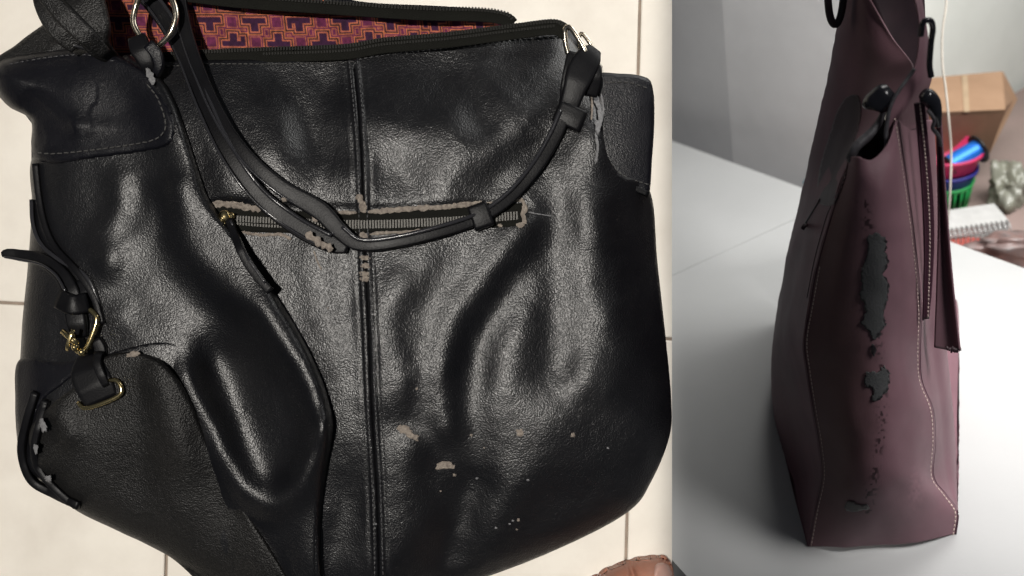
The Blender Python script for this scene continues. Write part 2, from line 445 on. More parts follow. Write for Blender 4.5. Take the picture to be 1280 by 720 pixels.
TOPF = [(190,78),(260,75),(350,74),(440,71)]
right_half = [(444,71),(480,63),(560,54),(640,44),(700,40),(722,60),(742,95),(752,170),(772,215),(812,238),(822,330),(833,430),(839,500),(837,545),(815,600),(785,640),(700,685),(590,727),(474,762)]
cl = [tuple(p) for p in CEN]
f_left = TOPF+[p for p in cl if p[1] > 80]+[(405,765)]+[(p[0]-22, p[1]) for p in FLAP[::-1] if 110 < p[1] < 760]+[(178,100)]
SP = np.vstack([[(44,190),(120,150),(150,75)], FLAP, [(330,765),(215,697),(60,606),(22,555),(25,450),(40,260)]])
def H_front_under(X, Y):
    h = H_front(X, Y); return np.where(inside(X, Y, SP), np.minimum(h, H_side(X, Y)-7), h)
f_right = right_half+[(p[0], p[1]) for p in cl[::-1] if 85 < p[1] < 755]
sheet('front_panel', f_left, H_front_under, M['black'], bag, roll=4, dip=1.0, skirt=8)
sheet('front_panel', f_right, H_front, M['black'], bag, roll=4, dip=1.0, to_floor=True)
sheet('side_panel', [(44,190),(120,150),(150,75)]+[tuple(p) for p in FLAP[3::3]]+[(330,765),(215,697),(150,664),(95,637),(60,606),(31,590),(22,555),(19,500),(25,450),(28,400),(35,330),(40,260)], H_side, M['black'], bag, roll=9, dip=5, skirt=14)

def topz(x, y):
    x = np.atleast_1d(np.asarray(x, float)); y = np.atleast_1d(np.asarray(y, float))
    z = H_front(x, y)
    sp = np.vstack([[(44,190),(120,150),(150,75)], FLAP, [(330,765),(215,697),(60,606),(22,555),(25,450),(40,260)]])
    z = np.where(inside(x, y, sp), np.maximum(z, H_side(x, y)), z)
    z = np.where(inside(x, y, LOBE), np.maximum(z, H_lobe(x, y)), z)
    return z
LOBE = np.array([(36,545),(62,508),(100,478),(120,452),(150,441),(178,443),(205,458),(236,500),(262,560),(300,630),(345,700),(372,760),(300,770),(215,698),(150,665),(95,638),(58,606)], float)
LOBE2 = [(120,452),(150,438),(200,428),(252,436),(285,462),(306,500),(340,570),(390,640),(398,700),(396,768),(340,768),(300,690),(250,600),(200,500),(150,470)]
sheet('bottom_fold', LOBE2, lambda X, Y: (H_side(X, Y)*.55+H_lobe(X, Y)*.45-1.0)*(1-ss(180, 245, X))+(H_side(X, Y)-.8)*ss(180, 245, X), M['black'], bag, roll=4, dip=.6, skirt=2.5)
sheet('bottom_panel', LOBE, lambda X, Y: H_lobe(X, Y)*(1-ss(.0, 1., ss(170, 330, X)))+(H_side(X, Y)*.75+H_lobe(X, Y)*.25)*ss(170, 330, X)+.7, M['black_matte'], bag, roll=5, dip=.9, skirt=5)
# rolled strips on the lower left rim
sheet('rim', [(24,450),(70,452),(110,452),(80,480),(55,500),(40,530),(30,560),(22,545),(19,500)], lambda X, Y: H_side(X, Y)+1.5, M['black_smooth'], bag, roll=5, dip=2)
def band(name, path, width, thick, m, parent, zf=None, lift=1.0, step=4, prof=None, hs=None, sm=0):
    """strap along photo pixels; rests `lift` mm above what is under it unless hs gives heights (mm)."""
    p = catmull(path, step=step)
    if hs is not None:
        s = np.linspace(0, 1, len(hs)); q = np.linspace(0, 1, len(p)); h = np.interp(q, s, hs)
    else:
        h = (zf or topz)(p[:, 0], p[:, 1])+lift
        if sm:
            k = np.ones(sm)/sm; h = np.convolve(np.pad(h, sm//2, mode='edge'), k, mode='same')[sm//2:sm//2+len(p)]
    if p.shape[1] > 2: wd = p[:, 2]
    else: wd = np.full(len(p), width)
    V3 = P(p[:, 0], p[:, 1], h)
    pr = np.stack([flatprof(w*MMPX, thick/1000) for w in wd]) if prof is None else prof
    V, F = sweep(V3, pr)
    return mk(name, V, F, m, parent)
band('piping', [(45,490),(33,530),(28,565),(40,600),(70,618),(100,632)], 10, 5, M['strap'], bag, lift=4, sm=7)
band('piping', [(58,500),(50,530),(44,560),(52,590),(78,618),(96,632)], 9, 5, M['strap'], bag, lift=3, sm=7)
band('piping', [(45,205),(50,250),(58,285),(72,312),(98,340),(118,372),(128,405)], 8, 4, M['strap'], bag, lift=1.4, sm=7)
band('piping', [(40,250),(42,280),(52,305),(75,325),(108,345),(124,380)], 5, 3, M['edge'], bag, lift=1.2, sm=7)
# top left corner patch
PATCH = [(-12,92),(0,76),(30,68),(75,62),(112,60),(150,70),(186,90),(196,110),(214,135),(220,160),(212,182),(180,191),(120,199),(70,206),(44,200),(39,182),(38,150),(12,134),(-2,118)]
def H_patch(X, Y):
    h = 10+22*np.sqrt(1-(1-np.clip(seg_dist(X, Y, PATCH, True)/70, 0, 1))**2)*.8
    h = h+4*np.exp(-(seg_dist(X, Y, [(95,160),(160,165)])/14)**2)-4*np.exp(-(seg_dist(X, Y, [(40,130),(75,165),(78,185)])/13)**2)
    h = h+5*ss(30, 120, X)+.8*vnoise(X, Y, 25, 4)
    q = H_side(X, Y)+.6; return np.where(h > q+2, h, q+2*np.log1p(np.exp(np.clip(h-q, -20, 20)/2)))
sheet('corner_patch', PATCH, H_patch, M['black_smooth'], bag, roll=7, dip=5, skirt=12, lift=2)
sheet('corner_patch', [(744,94),(775,92),(802,95),(815,106),(818,150),(815,200),(811,241),(795,236),(775,226),(760,208),(751,175),(746,130)],
      lambda X, Y: 8+10*np.sqrt(1-(1-np.clip((825-X)/80, 0, 1))**2)+.6*vnoise(X, Y, 30, 4), M['black_smooth'], bag, roll=4, dip=1.5, to_floor=True)
band('piping', [(748,140),(752,178),(760,208),(778,228),(810,243)], 7, 4, M['strap'], bag, zf=lambda x, y: 15+0*x-.06*np.clip(x-760, 0, 99), lift=2)

# --- mouth: lining, zips
LIN = [(120,-34),(250,-36),(390,-10),(420,8),(520,16),(625,21),(641,26),(600,44),(480,58),(430,64),(330,70),(215,76),(160,84),(124,76)]
def lining():
    ol = catmull(LIN, step=4, closed=True)
    st = 1.0
    xs = np.arange(118, 646, st); ys = np.arange(-36, 84, st); X, Y = np.meshgrid(xs, ys)
    ok = inside(X, Y, ol)
    h = 9+3*vnoise(X, Y, 50, 3)+1.5*vnoise(X, Y, 18, 3)+6*ss(40, -20, Y)
    # fret print: stepped shapes outlined in orange
    Xw = 1.7*(X+3*vnoise(X, Y, 60, 2)-.12*Y)-40; Yw = 1.7*(Y+3*vnoise(X, Y, 50, 9))-34-.045*(X-130)*0
    col = np.zeros(X.shape+(3,)); col[:] = (.10, .016, .050)
    per = 96.0; big = np.full(X.shape, 1e9)
    def rect(cx, cy, hx, hy, base):
        dx = np.abs(base-cx)-hx; dy = np.abs(Yw-cy)-hy
        return np.maximum(dx, dy)
    for row in range(-3, 2):
        for s in range(-1, 12):
            cx = 158+per*s+(row % 2)*48; cy = 52+row*38
            fl = 1 if row % 2 == 0 else -1
            d = np.minimum(rect(cx, cy-7*fl, 7, 9, Xw), rect(cx, cy+6*fl, 24, 5, Xw))
            d = np.minimum(d, rect(cx+20*fl, cy-1*fl, 4, 9, Xw)) if (s+row) % 3 == 0 else d
            big = np.minimum(big, d)
    line1 = np.exp(-((big-2.4)/1.2)**2); line2 = np.exp(-((big-8.0)/1.2)**2)+.8*np.exp(-((big-13.0)/.9)**2)
    inner = 1-ss(0, 1.5, big); mid = (big > 4) & (big < 9)
    col[mid] = (.022, .010, .018)
    col = col*(1-inner[..., None])+np.array((.030, .008, .028))*inner[..., None]
    l = np.clip(line1+line2, 0, 1)[..., None]; col = col*(1-l)+np.array((.42, .125, .05))*l
    col *= (1+.6*vnoise(X, Y, 3, 7)+.4*vnoise(X, Y, 9, 8))[..., None]
    col = np.clip(col, .003, 1)
    idx = -np.ones(X.shape, int); idx[ok] = np.arange(ok.sum())
    V = P(X[ok], Y[ok], h[ok]); F = []
    a, b, c, d_ = idx[:-1, :-1], idx[:-1, 1:], idx[1:, 1:], idx[1:, :-1]
    k = (a >= 0) & (b >= 0) & (c >= 0) & (d_ >= 0)
    F = np.stack([a[k], d_[k], c[k], b[k]], -1)
    mk('lining', V, F, M['lining'], bag, colors=col[ok])
lining()
def teeth(name, path, step, ln, wd, m, parent, zf, lift=.6, th=.8, off=0):
    p = catmull(path, step=step); T = np.gradient(p, axis=0); T /= np.linalg.norm(T, axis=1)[:, None]; Nn = np.stack([-T[:, 1], T[:, 0]], -1)
    parts = []
    h = zf(p[:, 0], p[:, 1])+lift
    for i in range(len(p)):
        c = P(p[i, 0]+Nn[i, 0]*off, p[i, 1]+Nn[i, 1]*off, h[i])
        t3 = np.array([T[i, 0], -T[i, 1], 0])*wd/2*MMPX; n3 = np.array([Nn[i, 0], -Nn[i, 1], 0])*ln/2*MMPX
        parts.append(obox(c, t3, n3, np.array([0, 0, th/2000])))
    V, F = join(parts); o = mk(name, V, F, m, parent, smooth=False); o['kind'] = 'stuff'; return o
zb = [(150,-14),(230,-6),(300,2),(400,9),(520,17),(600,19),(632,24),(640,30)]
zfr = [(150,80),(220,74),(330,69),(430,65),(480,57),(560,50),(640,40),(692,34),(708,42)]
zback = lambda x, y: 20+0*x
zfront = lambda x, y: 21+0*x+3*vnoise(x, y, 40, 3)
o = band('zip_tape', zb, 16, 1.2, M['tape'], bag, zf=zback, lift=0)
teeth('zip_teeth', [(x, y-7) for x, y in zb], 4.0, 5, 2.2, M['teeth'], o, zback, lift=.8, th=1.4)
o = band('zip_tape', zfr, 19, 1.2, M['tape'], bag, zf=zfront, lift=0)
teeth('zip_teeth', [(x, y-7.5) for x, y in zfr], 3.6, 5, 2.0, M['teeth'], o, zfront, lift=.8, th=1.4)
teeth('zip_teeth', [(x, y-1.5) for x, y in zfr[2:-1]], 3.6, 3, 2.0, M['teeth'], o, zfront, lift=.7, th=1.0)

# --- seams and stitches
def stitch(path, name='stitching', m='thread', step=7.0, ln=4.6, wd=1.5, zf=topz, lift=.25, parent=None):
    p = catmull(path, step=step); T = np.gradient(p, axis=0); T /= np.linalg.norm(T, axis=1)[:, None]
    parts = []; h = zf(p[:, 0], p[:, 1])+lift
    for i in range(len(p)):
        c = P(p[i, 0], p[i, 1], h[i]); a = T[i]+rng.normal(0, .06, 2)
        t3 = np.array([a[0], -a[1], 0])*ln/2*MMPX; n3 = np.array([a[1], a[0], 0])*wd/2*MMPX
        V, F = sweep(np.array([c-t3-[0,0,.0003], c-t3*.6, c+t3*.6, c+t3-[0,0,.0003]]), circ(wd/2*MMPX, 5))
        parts.append((V, F))
    V, F = join(parts); o = mk(name, V, F, M[m], parent or bag); o['kind'] = 'stuff'; return o
for s in (-5.2, 5.2): stitch([(x+s, y) for x, y in CENTRE], step=6.0, ln=4.2, wd=1.5, m='thread')
stitch([(195,84),(260,80),(350,80),(440,77)], m='thread_grey', step=7); stitch([(450,74),(480,69),(560,60),(640,50),(698,47)], m='thread', step=7)
zpatch = lambda x, y: H_patch(x, y)+2
stitch([(50,191),(70,192),(120,187),(180,178),(200,170),(207,155),(198,125),(186,108)], zf=lambda x, y: zpatch(x, y)-4.3*(1-np.sqrt(np.clip(1-(1-np.clip(seg_dist(x, y, PATCH, True)/7, 0, 1))**2, 0, 1))), lift=.6, m='thread_grey', wd=1.9, step=8, ln=5.5)
stitch([(14,80),(35,76),(75,70),(110,69),(140,76)], zf=zpatch, lift=.0, m='thread')
zc2 = lambda x, y: 8+10*np.sqrt(1-(1-np.clip((825-x)/80, 0, 1))**2)
stitch([(758,103),(785,103),(806,109)], zf=zc2, lift=.9, m='thread_grey'); stitch([(762,200),(772,214),(790,224),(808,230)], zf=zc2, lift=.9, m='thread_grey')
stitch([(757,115),(758,160),(764,200)], zf=zc2, lift=.9)

# --- zip pocket
slot_z = lambda x, y: H_front(x, y)
pk = sheet('zip_pocket', [(266,256),(330,262),(460,265),(560,259),(648,254),(653,262),(652,281),(560,287),(460,291),(340,291),(290,288),(272,280)], slot_z, M['tape'], bag, step=3, roll=2, dip=.4, skirt=2, lift=.5)
teeth('zip_teeth', [(290,273),(350,276),(460,279),(560,275),(646,268)], 3.6, 7, 2.0, M['teeth_brass'], pk, slot_z, lift=1.1, th=1.3)
teeth('zip_teeth', [(290,279),(350,283),(460,284),(560,280),(646,273)], 3.6, 3, 2.0, M['teeth_brass'], pk, slot_z, lift=.9, th=.9)
def ragged(cx, cy, rx, ry, ang=0, n=22, j=.28, seed=0):
    r = np.random.default_rng(seed+int(cx*7+cy)); a = np.linspace(0, 2*math.pi, n, endpoint=False)
    q = 1+j*(r.random(n)-.5)*2; e = .7
    x = rx*np.sign(np.cos(a))*np.abs(np.cos(a))**e*q; y = ry*np.sign(np.sin(a))*np.abs(np.sin(a))**e*q
    c, s = math.cos(ang), math.sin(ang); return np.stack([cx+x*c-y*s, cy+x*s+y*c], -1)
def scuff(poly, m='scuff', zf=topz, parent=None, lift=.22, step=2.0, rag=.0):
    poly = np.asarray(poly, float)
    if rag:
        poly = catmull(poly, step=3.0, closed=True); poly = poly+rng.normal(0, rag, poly.shape)
    return sheet('scuff_mark', poly, zf, M[m], parent or bag, step=step, roll=.8, dip=.1, skirt=.25, lift=lift, smooth_outline=False)
def strip_scuff(path, w, zf=topz, m='scuff', parent=None, j=.45, lift=.25):
    p = catmull(path, step=3.0); T = np.gradient(p, axis=0); T /= np.linalg.norm(T, axis=1)[:, None]; Nn = np.stack([-T[:, 1], T[:, 0]], -1)
    wa = w/2*(1+j*(rng.random(len(p))-.5)*2); wb = w/2*(1+j*(rng.random(len(p))-.5)*2); wa[0] = wb[0] = wa[-1] = wb[-1] = w*.2
    return scuff(np.vstack([p+Nn*wa[:, None], (p-Nn*wb[:, None])[::-1]]), m, zf, parent, lift=lift)
# worn rims of the pocket
strip_scuff([(262,262),(268,256),(290,255),(310,259),(326,262)], 8, slot_z, lift=.8)
strip_scuff([(258,254),(256,266),(264,280),(276,290)], 9, slot_z, lift=.8)
strip_scuff([(394,263),(420,265),(446,266)], 4, slot_z, lift=.8)
strip_scuff([(447,243),(452,254),(456,266)], 8, slot_z, lift=.6)
strip_scuff([(460,265),(500,262),(560,258),(590,255),(604,254)], 6, slot_z, lift=.8)
strip_scuff([(604,254),(630,253),(650,250)], 3, slot_z, lift=.8)
strip_scuff([(650,247),(656,258),(654,268),(657,280)], 6, slot_z, lift=.8)
strip_scuff([(645,281),(656,281)], 6, slot_z, lift=.8)
strip_scuff([(302,290),(330,294),(350,293),(364,299)], 4, slot_z, lift=.8)
strip_scuff([(452,290),(456,304)], 10, slot_z, lift=.6)
strip_scuff([(462,293),(480,291),(520,289),(545,286)], 4, slot_z, lift=.8)
strip_scuff([(622,281),(628,283)], 4, slot_z, lift=.8)
for y in (322, 332, 342, 349): scuff(ragged(455+(y % 3), y, 6, 3.2), lift=.5)
strip_scuff([(392,313),(396,325),(402,338)], 2.0, slot_z, lift=.3); strip_scuff([(660,265),(676,268),(690,270)], 1.6, slot_z, m='scuff_grey', lift=.3)
for cx, cy, rx, ry, a in ((505,537,9,5,.35),(515,545,9,4,.45),(556,582,11,4.5,-.03),(650,541,5,4.2,0),(716,544,2.6,2.6,0),(589,544,1.6,1.6,0),(521,486,1.6,1.6,0),(568,594,1.8,1.8,0),(605,560,1,1,0),(551,614,1.2,1.2,0),(648,650,1.8,1.8,0),(646,662,1.5,1,0),(410,385,1,1,0)):
    scuff(ragged(cx, cy, rx, ry, a), lift=.4, step=1.6)
for cx, cy in ((596,598),(641,651),(637,655),(470,655),(700,520),(660,600),(760,560),(620,660)): scuff(ragged(cx, cy, 1.6, 1.2), m='scuff_grey', lift=.3, step=1.4)
scuff(ragged(166,443,8,3.5,-.2), lift=.9, zf=H_lobe, m='scuff'); scuff(ragged(180,462,4,9,-.35), lift=.9, zf=H_lobe)
for cx, cy, rx, ry, a in ((54,532,4,8,-.3),(44,562,3.5,7,.1),(60,598,4,4,0)): scuff(ragged(cx, cy, rx, ry, a), m='scuff_grey', zf=lambda x, y: topz(x, y)+8.5, lift=0)

# crack on the right under the strap end, and under the left loop
strip_scuff([(738,100),(744,120),(750,140),(748,165),(746,150)], 6, slot_z, lift=1.2, m='scuff_grey')
strip_scuff([(183,85),(188,95),(191,106)], 7, zpatch, lift=.8, m='scuff_grey')
strip_scuff([(670,46),(685,44),(698,43)], 5, slot_z, lift=.9, m='scuff_grey')

strip_scuff([(744,165),(747,185),(744,205)], 3, slot_z, lift=1.0, m='scuff_grey'); strip_scuff([(736,108),(740,128),(739,150)], 2.5, slot_z, lift=1.2); strip_scuff([(752,118),(754,140),(750,160)], 2.5, zc2, lift=2.0, m='scuff_grey')
# --- zip puller
ball = P(281, 271, float(topz(281, 271)[0])+5)
def uvsphere(c, r, n=16, k=10, sc=(1, 1, 1)):
    V = []; F = []
    for i in range(k+1):
        th = math.pi*i/k
        for j in range(n): ph = 2*math.pi*j/n; V.append(c+np.array([r*math.sin(th)*math.cos(ph)*sc[0], r*math.sin(th)*math.sin(ph)*sc[1], r*math.cos(th)*sc[2]]))
    for i in range(k):
        for j in range(n): j2 = (j+1) % n; F.append((i*n+j, (i+1)*n+j, (i+1)*n+j2, i*n+j2))
    return np.array(V), F
V, F = join([uvsphere(ball, 7.2*MMPX, sc=(1, 1.1, .8)), uvsphere(ball+np.array([8, 1, 0])*MMPX, 4.0*MMPX), uvsphere(ball+np.array([2, -6, -1])*MMPX, 4.2*MMPX)])
mk('zip_slider', V, F, M['brass'], bag)
band('zip_pull', [(286,274),(292,290),(302,316),(318,342),(338,364)], 9, 3, M['strap'], bag, lift=4.5, sm=9)
band('zip_pull', [(289,276),(298,296),(310,322),(332,354)], 3, 3.4, M['edge'], bag, lift=6.0, sm=9)

# --- handle: two bands crossing, worn, then one band up to the right ring
hz = lambda l: (lambda x, y: topz(x, y)+l)
def handle(path, w, th, lift, hs=None, sm=15):
    o = band('handle', path, w, th, M['strap'], bag, lift=lift, sm=31, hs=hs, step=4)
    return o
PA = [(160,-30),(196,10),(226,60),(254,130),(284,192),(322,244),(368,280),(410,303),(434,312)]
PB = [(222,-30),(226,10),(240,62),(270,135),(304,190),(348,232),(398,262),(424,288),(448,305),(490,303),(550,289),(602,271),(640,244),(672,206),(694,168),(706,140)]
handle([(*p, w) for p, w in zip(PA, (26,23,20,18,18,19,23,22,9))], 22, 3, 5)
handle([(*p, w) for p, w in zip(PB, (16,16,14,14,16,19,22,19,16,15,15,14,15,16,17,17))], 20, 4, 9)
def edge_line(path, off, lift, w=4.5, sm=15):
    p = catmull(path, step=4)[:, :2]; T = np.gradient(p, axis=0); T /= np.linalg.norm(T, axis=1)[:, None]; Nn = np.stack([-T[:, 1], T[:, 0]], -1)
    q = p+Nn*off; h = topz(p[:, 0], p[:, 1])+lift
    k = np.ones(sm)/sm; h = np.convolve(np.pad(h, sm//2, mode='edge'), k, mode='same')[sm//2:sm//2+len(p)]
    V, F = sweep(P(q[:, 0], q[:, 1], h), circ(w/2*MMPX, 8)); return mk('handle_edge', V, F, M['edge'], bag)
edge_line(PA[:-1], -9.5, 7.8, 5); edge_line(PA[:-1], 8, 7.0, 3.5)
edge_line(PB[7:], -6.0, 12.2, 5); edge_line(PB[:8], 8, 10.5, 3)
zh = lambda x, y: topz(x, y)
for pl, w in (([(382,292),(398,302),(416,312)], 9), ([(390,268),(396,277)], 7), ([(352,248),(358,251)], 5)):
    strip_scuff(pl, w, zf=lambda x, y: np.convolve(np.pad(topz(x, y), 7, mode='edge'), np.ones(15)/15, 'same')[7:-7] if len(x) > 15 else topz(x, y), lift=12.0)
# keepers on the handle
def keeper(c, ang, w, ln, h, parent=bag, name='keeper'):
    a = np.array([math.cos(ang), math.sin(ang)])
    p = [(c[0]-a[0]*ln/2, c[1]-a[1]*ln/2), (c[0], c[1]), (c[0]+a[0]*ln/2, c[1]+a[1]*ln/2)]
    return band(name, p, w, 8, M['strap'], parent, hs=[h, h+.4, h], step=3)
hk = lambda x, y: float(topz(x, y)[0])
keeper((601,270), -.35, 30, 24, hk(601,270)+10.5); keeper((712,146), -1.15, 36, 26, 36)
band('handle_end', [(706,150,22),(716,118,26),(726,90,34),(736,72,30),(742,64,18)], 30, 7, M['strap'], bag, hs=[34, 37, 38, 36, 32])
band('handle_end', [(736,70,20),(742,95,20),(738,120,16)], 20, 5, M['strap'], bag, hs=[33, 35, 30])
band('ring_loop', [(716,66),(712,85),(708,108),(706,130)], 14, 4, M['strap'], bag, hs=[30, 32, 32, 28])
# rings
def ring(name, path, r_px, m, parent=bag, closed=True, step=2.5):
    p = catmull(path, step=step, closed=closed); V, F = sweep(P(p[:, 0], p[:, 1], p[:, 2]), circ(r_px*MMPX, 10), closed=closed); return mk(name, V, F, m, parent)
ring('ring', [(706,38,33),(712,34,35),(720,44,36),(732,66,36),(728,76,32),(716,76,30),(708,60,31)], 3.2, M['nickel'])
ring('ring', [(726,42,30),(735,50,31),(740,62,31),(734,70,29),(724,56,28)], 2.6, M['nickel'])
ring('ring', [(170,8,30),(178,-8,32),(196,-14,33),(213,-4,34),(220,18,35),(214,40,35),(200,56,33),(190,58,31),(176,46,30),(167,28,30)], 3.6, M['nickel'])
# loop that carries the left ring, and the knotted strap piece beside it
band('ring_loop', [(172,48,22),(176,62,24),(184,78,18),(190,96,14)], 22, 6, M['strap'], bag, hs=[34, 37, 36, 30])
band('ring_loop', [(186,56,14),(196,68,14),(199,84,10),(192,100,8)], 12, 5, M['black_smooth'], bag, hs=[38, 38, 36, 31])
kn = [
 ([(58,-14,34),(64,10,34),(78,38,30),(98,58,22)], [30, 36, 38, 32]),
 ([(96,-18,50),(104,4,50),(114,32,44),(122,56,30),(140,72,16)], [36, 42, 43, 38, 28]),
 ([(60,-4,20),(84,22,24),(112,48,22),(132,66,14)], [44, 47, 46, 36]),
]
for pth, hs in kn: band('knotted_strap', pth, 30, 8, M['black_matte'], bag, hs=hs)
edge_knot = catmull([(68,44,36),(74,52,36),(90,56,36),(110,62,33),(136,76,28)], step=3); V, F = sweep(P(edge_knot[:, 0], edge_knot[:, 1], edge_knot[:, 2]), circ(2.2*MMPX, 8)); mk('knotted_strap', V, F, M['edge'], bag)

# --- side strap with brass clip, lower left
band('side_strap', [(4,318,7),(10,317,12),(24,319,14),(50,324,16),(74,340,18),(88,362,20),(94,384,22)], 16, 4, M['strap'], bag, hs=[14, 15, 18, 26, 32, 36, 36])
p = catmull([(6,321,17),(28,325,21),(52,331,29),(70,344,35),(82,364,39)], step=3); V, F = sweep(P(p[:, 0], p[:, 1], p[:, 2]), circ(1.8*MMPX, 8)); mk('side_strap', V, F, M['edge'], bag)
band('side_strap', [(98,352,14),(106,366,16),(112,384,16)], 14, 4, M['strap'], bag, hs=[32, 35, 34])
band('keeper', [(76,374),(92,381),(110,378)], 24, 7, M['strap'], bag, hs=[36, 41, 37])
band('clip_loop', [(94,388,24),(96,402,24),(100,420,20)], 24, 5, M['strap'], bag, hs=[36, 37, 34])
ring('brass_clip', [(118,392,40),(121,402,41),(112,428,41),(104,440,40),(96,437,38),(92,420,36),(98,396,36),(108,386,38)], 3.2, M['brass'])
V, F = sweep(P(np.array([78, 90, 97.]), np.array([414, 424, 431.]), np.array([43, 44, 44.])), circ(3.6*MMPX, 8)); mk('clip_lever', V, F, M['brass'], bag)
V, F = sweep(P(np.array([92, 88, 85, 84.]), np.array([412, 420, 430, 438.]), np.array([47, 47.5, 47, 46.])), flatprof(4*MMPX, .0014)); mk('clip_lever', V, F, M['brass'], bag)
V, F = join([uvsphere(P(94, 434, 44), 4.6*MMPX), uvsphere(P(103, 440, 43), 5.2*MMPX)]); mk('clip_ball', V, F, M['brass'], bag)
band('clip_loop', [(120,424,12),(126,436,14),(124,452,16),(114,466,22)], 14, 4, M['strap'], bag, hs=[38, 38, 37, 36])
band('tab', [(112,446,30),(112,466,44),(122,488,44),(128,500,40)], 40, 5, M['strap'], bag, hs=[36, 41, 43, 41])
band('clip_loop', [(124,440,10),(122,455,10),(130,475,10),(134,482,8)], 9, 3, M['strap'], bag, hs=[42, 45, 46, 44])
ring('brass_ring', [(136,475,44),(146,476,46),(152,486,47),(148,495,47),(126,505,46),(106,510,44),(98,503,42)], 2.7, M['brass'], closed=False)

# ================================================================== toes at the bottom edge
M['skin'] = plain('skin', (.36,.17,.115), rough=.5, c2=(.30,.125,.08), cs=45, bumps=.5, bscale=420)
M['nail'] = plain('toenail', (.50,.30,.25), rough=.28, c2=(.44,.25,.2), cs=60)
M['skin'].node_tree.nodes['Principled BSDF'].inputs['Subsurface Weight'].default_value = .15
M['skin'].node_tree.nodes['Principled BSDF'].inputs['Subsurface Scale'].default_value = .006
foot = thing('person', P(800, 900, 0), 'bare toes of a person poking in at the bottom edge beside the black bag', 'person')
FOOT = [(735,735),(748,719),(765,709),(790,700),(806,697),(824,696),(836,700),(842,716),(846,760),(850,900),(848,1020),(800,1050),(745,1020),(720,900),(722,790)]
def H_foot(X, Y):
    d = seg_dist(X, Y, FOOT, True); t = np.clip(d/42, 0, 1); h = 24*np.sqrt(1-(1-t)**2)+.6*vnoise(X, Y, 8, 2)
    return 2+h*(1+.5*ss(760, 1000, Y))-5*np.exp(-(seg_dist(X, Y, [(788,706),(798,740),(800,790)])/4)**2)
sheet('foot', FOOT, H_foot, M['skin'], foot, step=1.8, roll=3, dip=.3, to_floor=True)
sheet('toenail', [(820,706),(830,704),(838,710),(840,722),(836,734),(824,734),(818,720)], lambda X, Y: H_foot(X, Y)+1.0, M['nail'], foot, step=2, roll=3, dip=.5, skirt=.5)

# ================================================================== RIGHT: WHITE TABLE, WALLS
M.update(
 table=plain('white_table_top', (.43,.435,.435), rough=.6, c2=(.395,.40,.40), cs=5, bumps=.15, bscale=200),
 tableedge=plain('table_edge', (.30,.22,.19), rough=.6),
 wall=plain('grey_wall', (.80,.79,.79), rough=.75, c2=(.70,.69,.69), cs=7, bumps=.5, bscale=60),
 wall_r=plain('pale_wall', (.76,.78,.74), rough=.8, c2=(.62,.64,.60), cs=4, bumps=.5, bscale=60),
 shelf=plain('shelf_board', (.30,.22,.20), rough=.7, c2=(.24,.19,.17), cs=12),
 card=plain('cardboard', (.34,.21,.13), rough=.85, c2=(.29,.175,.105), cs=20, bumps=.4),
 cardin=plain('cardboard_side', (.29,.175,.11), rough=.9),
 pink=plain('pink_plastic', (.62,.035,.13), rough=.4), blue=plain('dark_blue_plastic', (.03,.03,.25), rough=.4),
 green=plain('green_plastic', (.02,.32,.08), rough=.4), foil=plain('blue_ribbon', (.01,.14,.60), rough=.35, metal=.4, c2=(.015,.2,.7), cs=25),
 spoolblk=plain('black_plastic', (.012,.012,.014), rough=.35), paper=plain('paper', (.55,.55,.54), rough=.8),
 wire=plain('wire', (.5,.5,.5), rough=.4, metal=.7), cord=plain('cream_cord', (.50,.46,.40), rough=.8),
 tapeb=plain('parcel_tape', (.42,.30,.19), rough=.35),
 bagg=plain('greenish_film', (.26,.27,.20), rough=.35, c2=(.36,.36,.31), cs=25, trans=.3, spec=.8), bagp=plain('pinkish_film', (.46,.28,.25), rough=.3, c2=(.40,.36,.36), cs=45, trans=.55, spec=.8),
 red=plain('red_paper', (.45,.10,.08), rough=.6), orange=plain('orange_plastic', (.70,.14,.04), rough=.5), cyan=plain('cyan_plastic', (.05,.25,.35), rough=.5),
)
def slab(name, corners, th, m, parent=None, down=None, smooth=False):
    c = np.array(corners); n = len(c); dn = (-UP if down is None else down)*th
    V = np.vstack([c, c+dn]); F = [tuple(range(n))]+[tuple(range(n, 2*n))[::-1]]+[((i+1) % n, i, n+i, n+(i+1) % n) for i in range(n)]
    return mk(name, V, F, m, parent, smooth=smooth)
T = on_level
tbl = thing('white_table', T(1080, 500), 'white table top carrying the purple tote bag', 'table')
# back edge runs (840,178) -> (1280,335); a joint splits the top; front left corner shows at the bottom
pA, pB = T(760,147), T(1420,386); pC = T(1450, 800); pD = T(905, 772); pE = T(800, 655)
j0 = T(1040,253); j1 = T(800, 363)       # joint between the two boards
def lerp(a, b, t): return a+(b-a)*t
# joint as a narrow gap: board one (far left), board two (near)
jd = (j1-j0)/np.linalg.norm(j1-j0); jn = np.cross(UP, jd)
if jn @ (pC-j0) < 0: jn = -jn
g = jn*.00035
bx = pB-pA; bx /= np.linalg.norm(bx)
jt = pA+bx*((j0-pA)@bx)
slab('board', [pA, jt-g, j1-g], .02, M['table'], tbl)
slab('board', [jt+g, pB, pC, pD, pE, j1+g], .02, M['table'], tbl)
e1 = -UP*.0203
slab('apron', [pE+e1+jn*.004, pD+e1+jn*.004, pC+e1-jn*.004, pC+e1-jn*.03, pD+e1+jn*.03+bx*.01, pE+e1+jn*.03+bx*.01], .05, M['tableedge'], tbl)

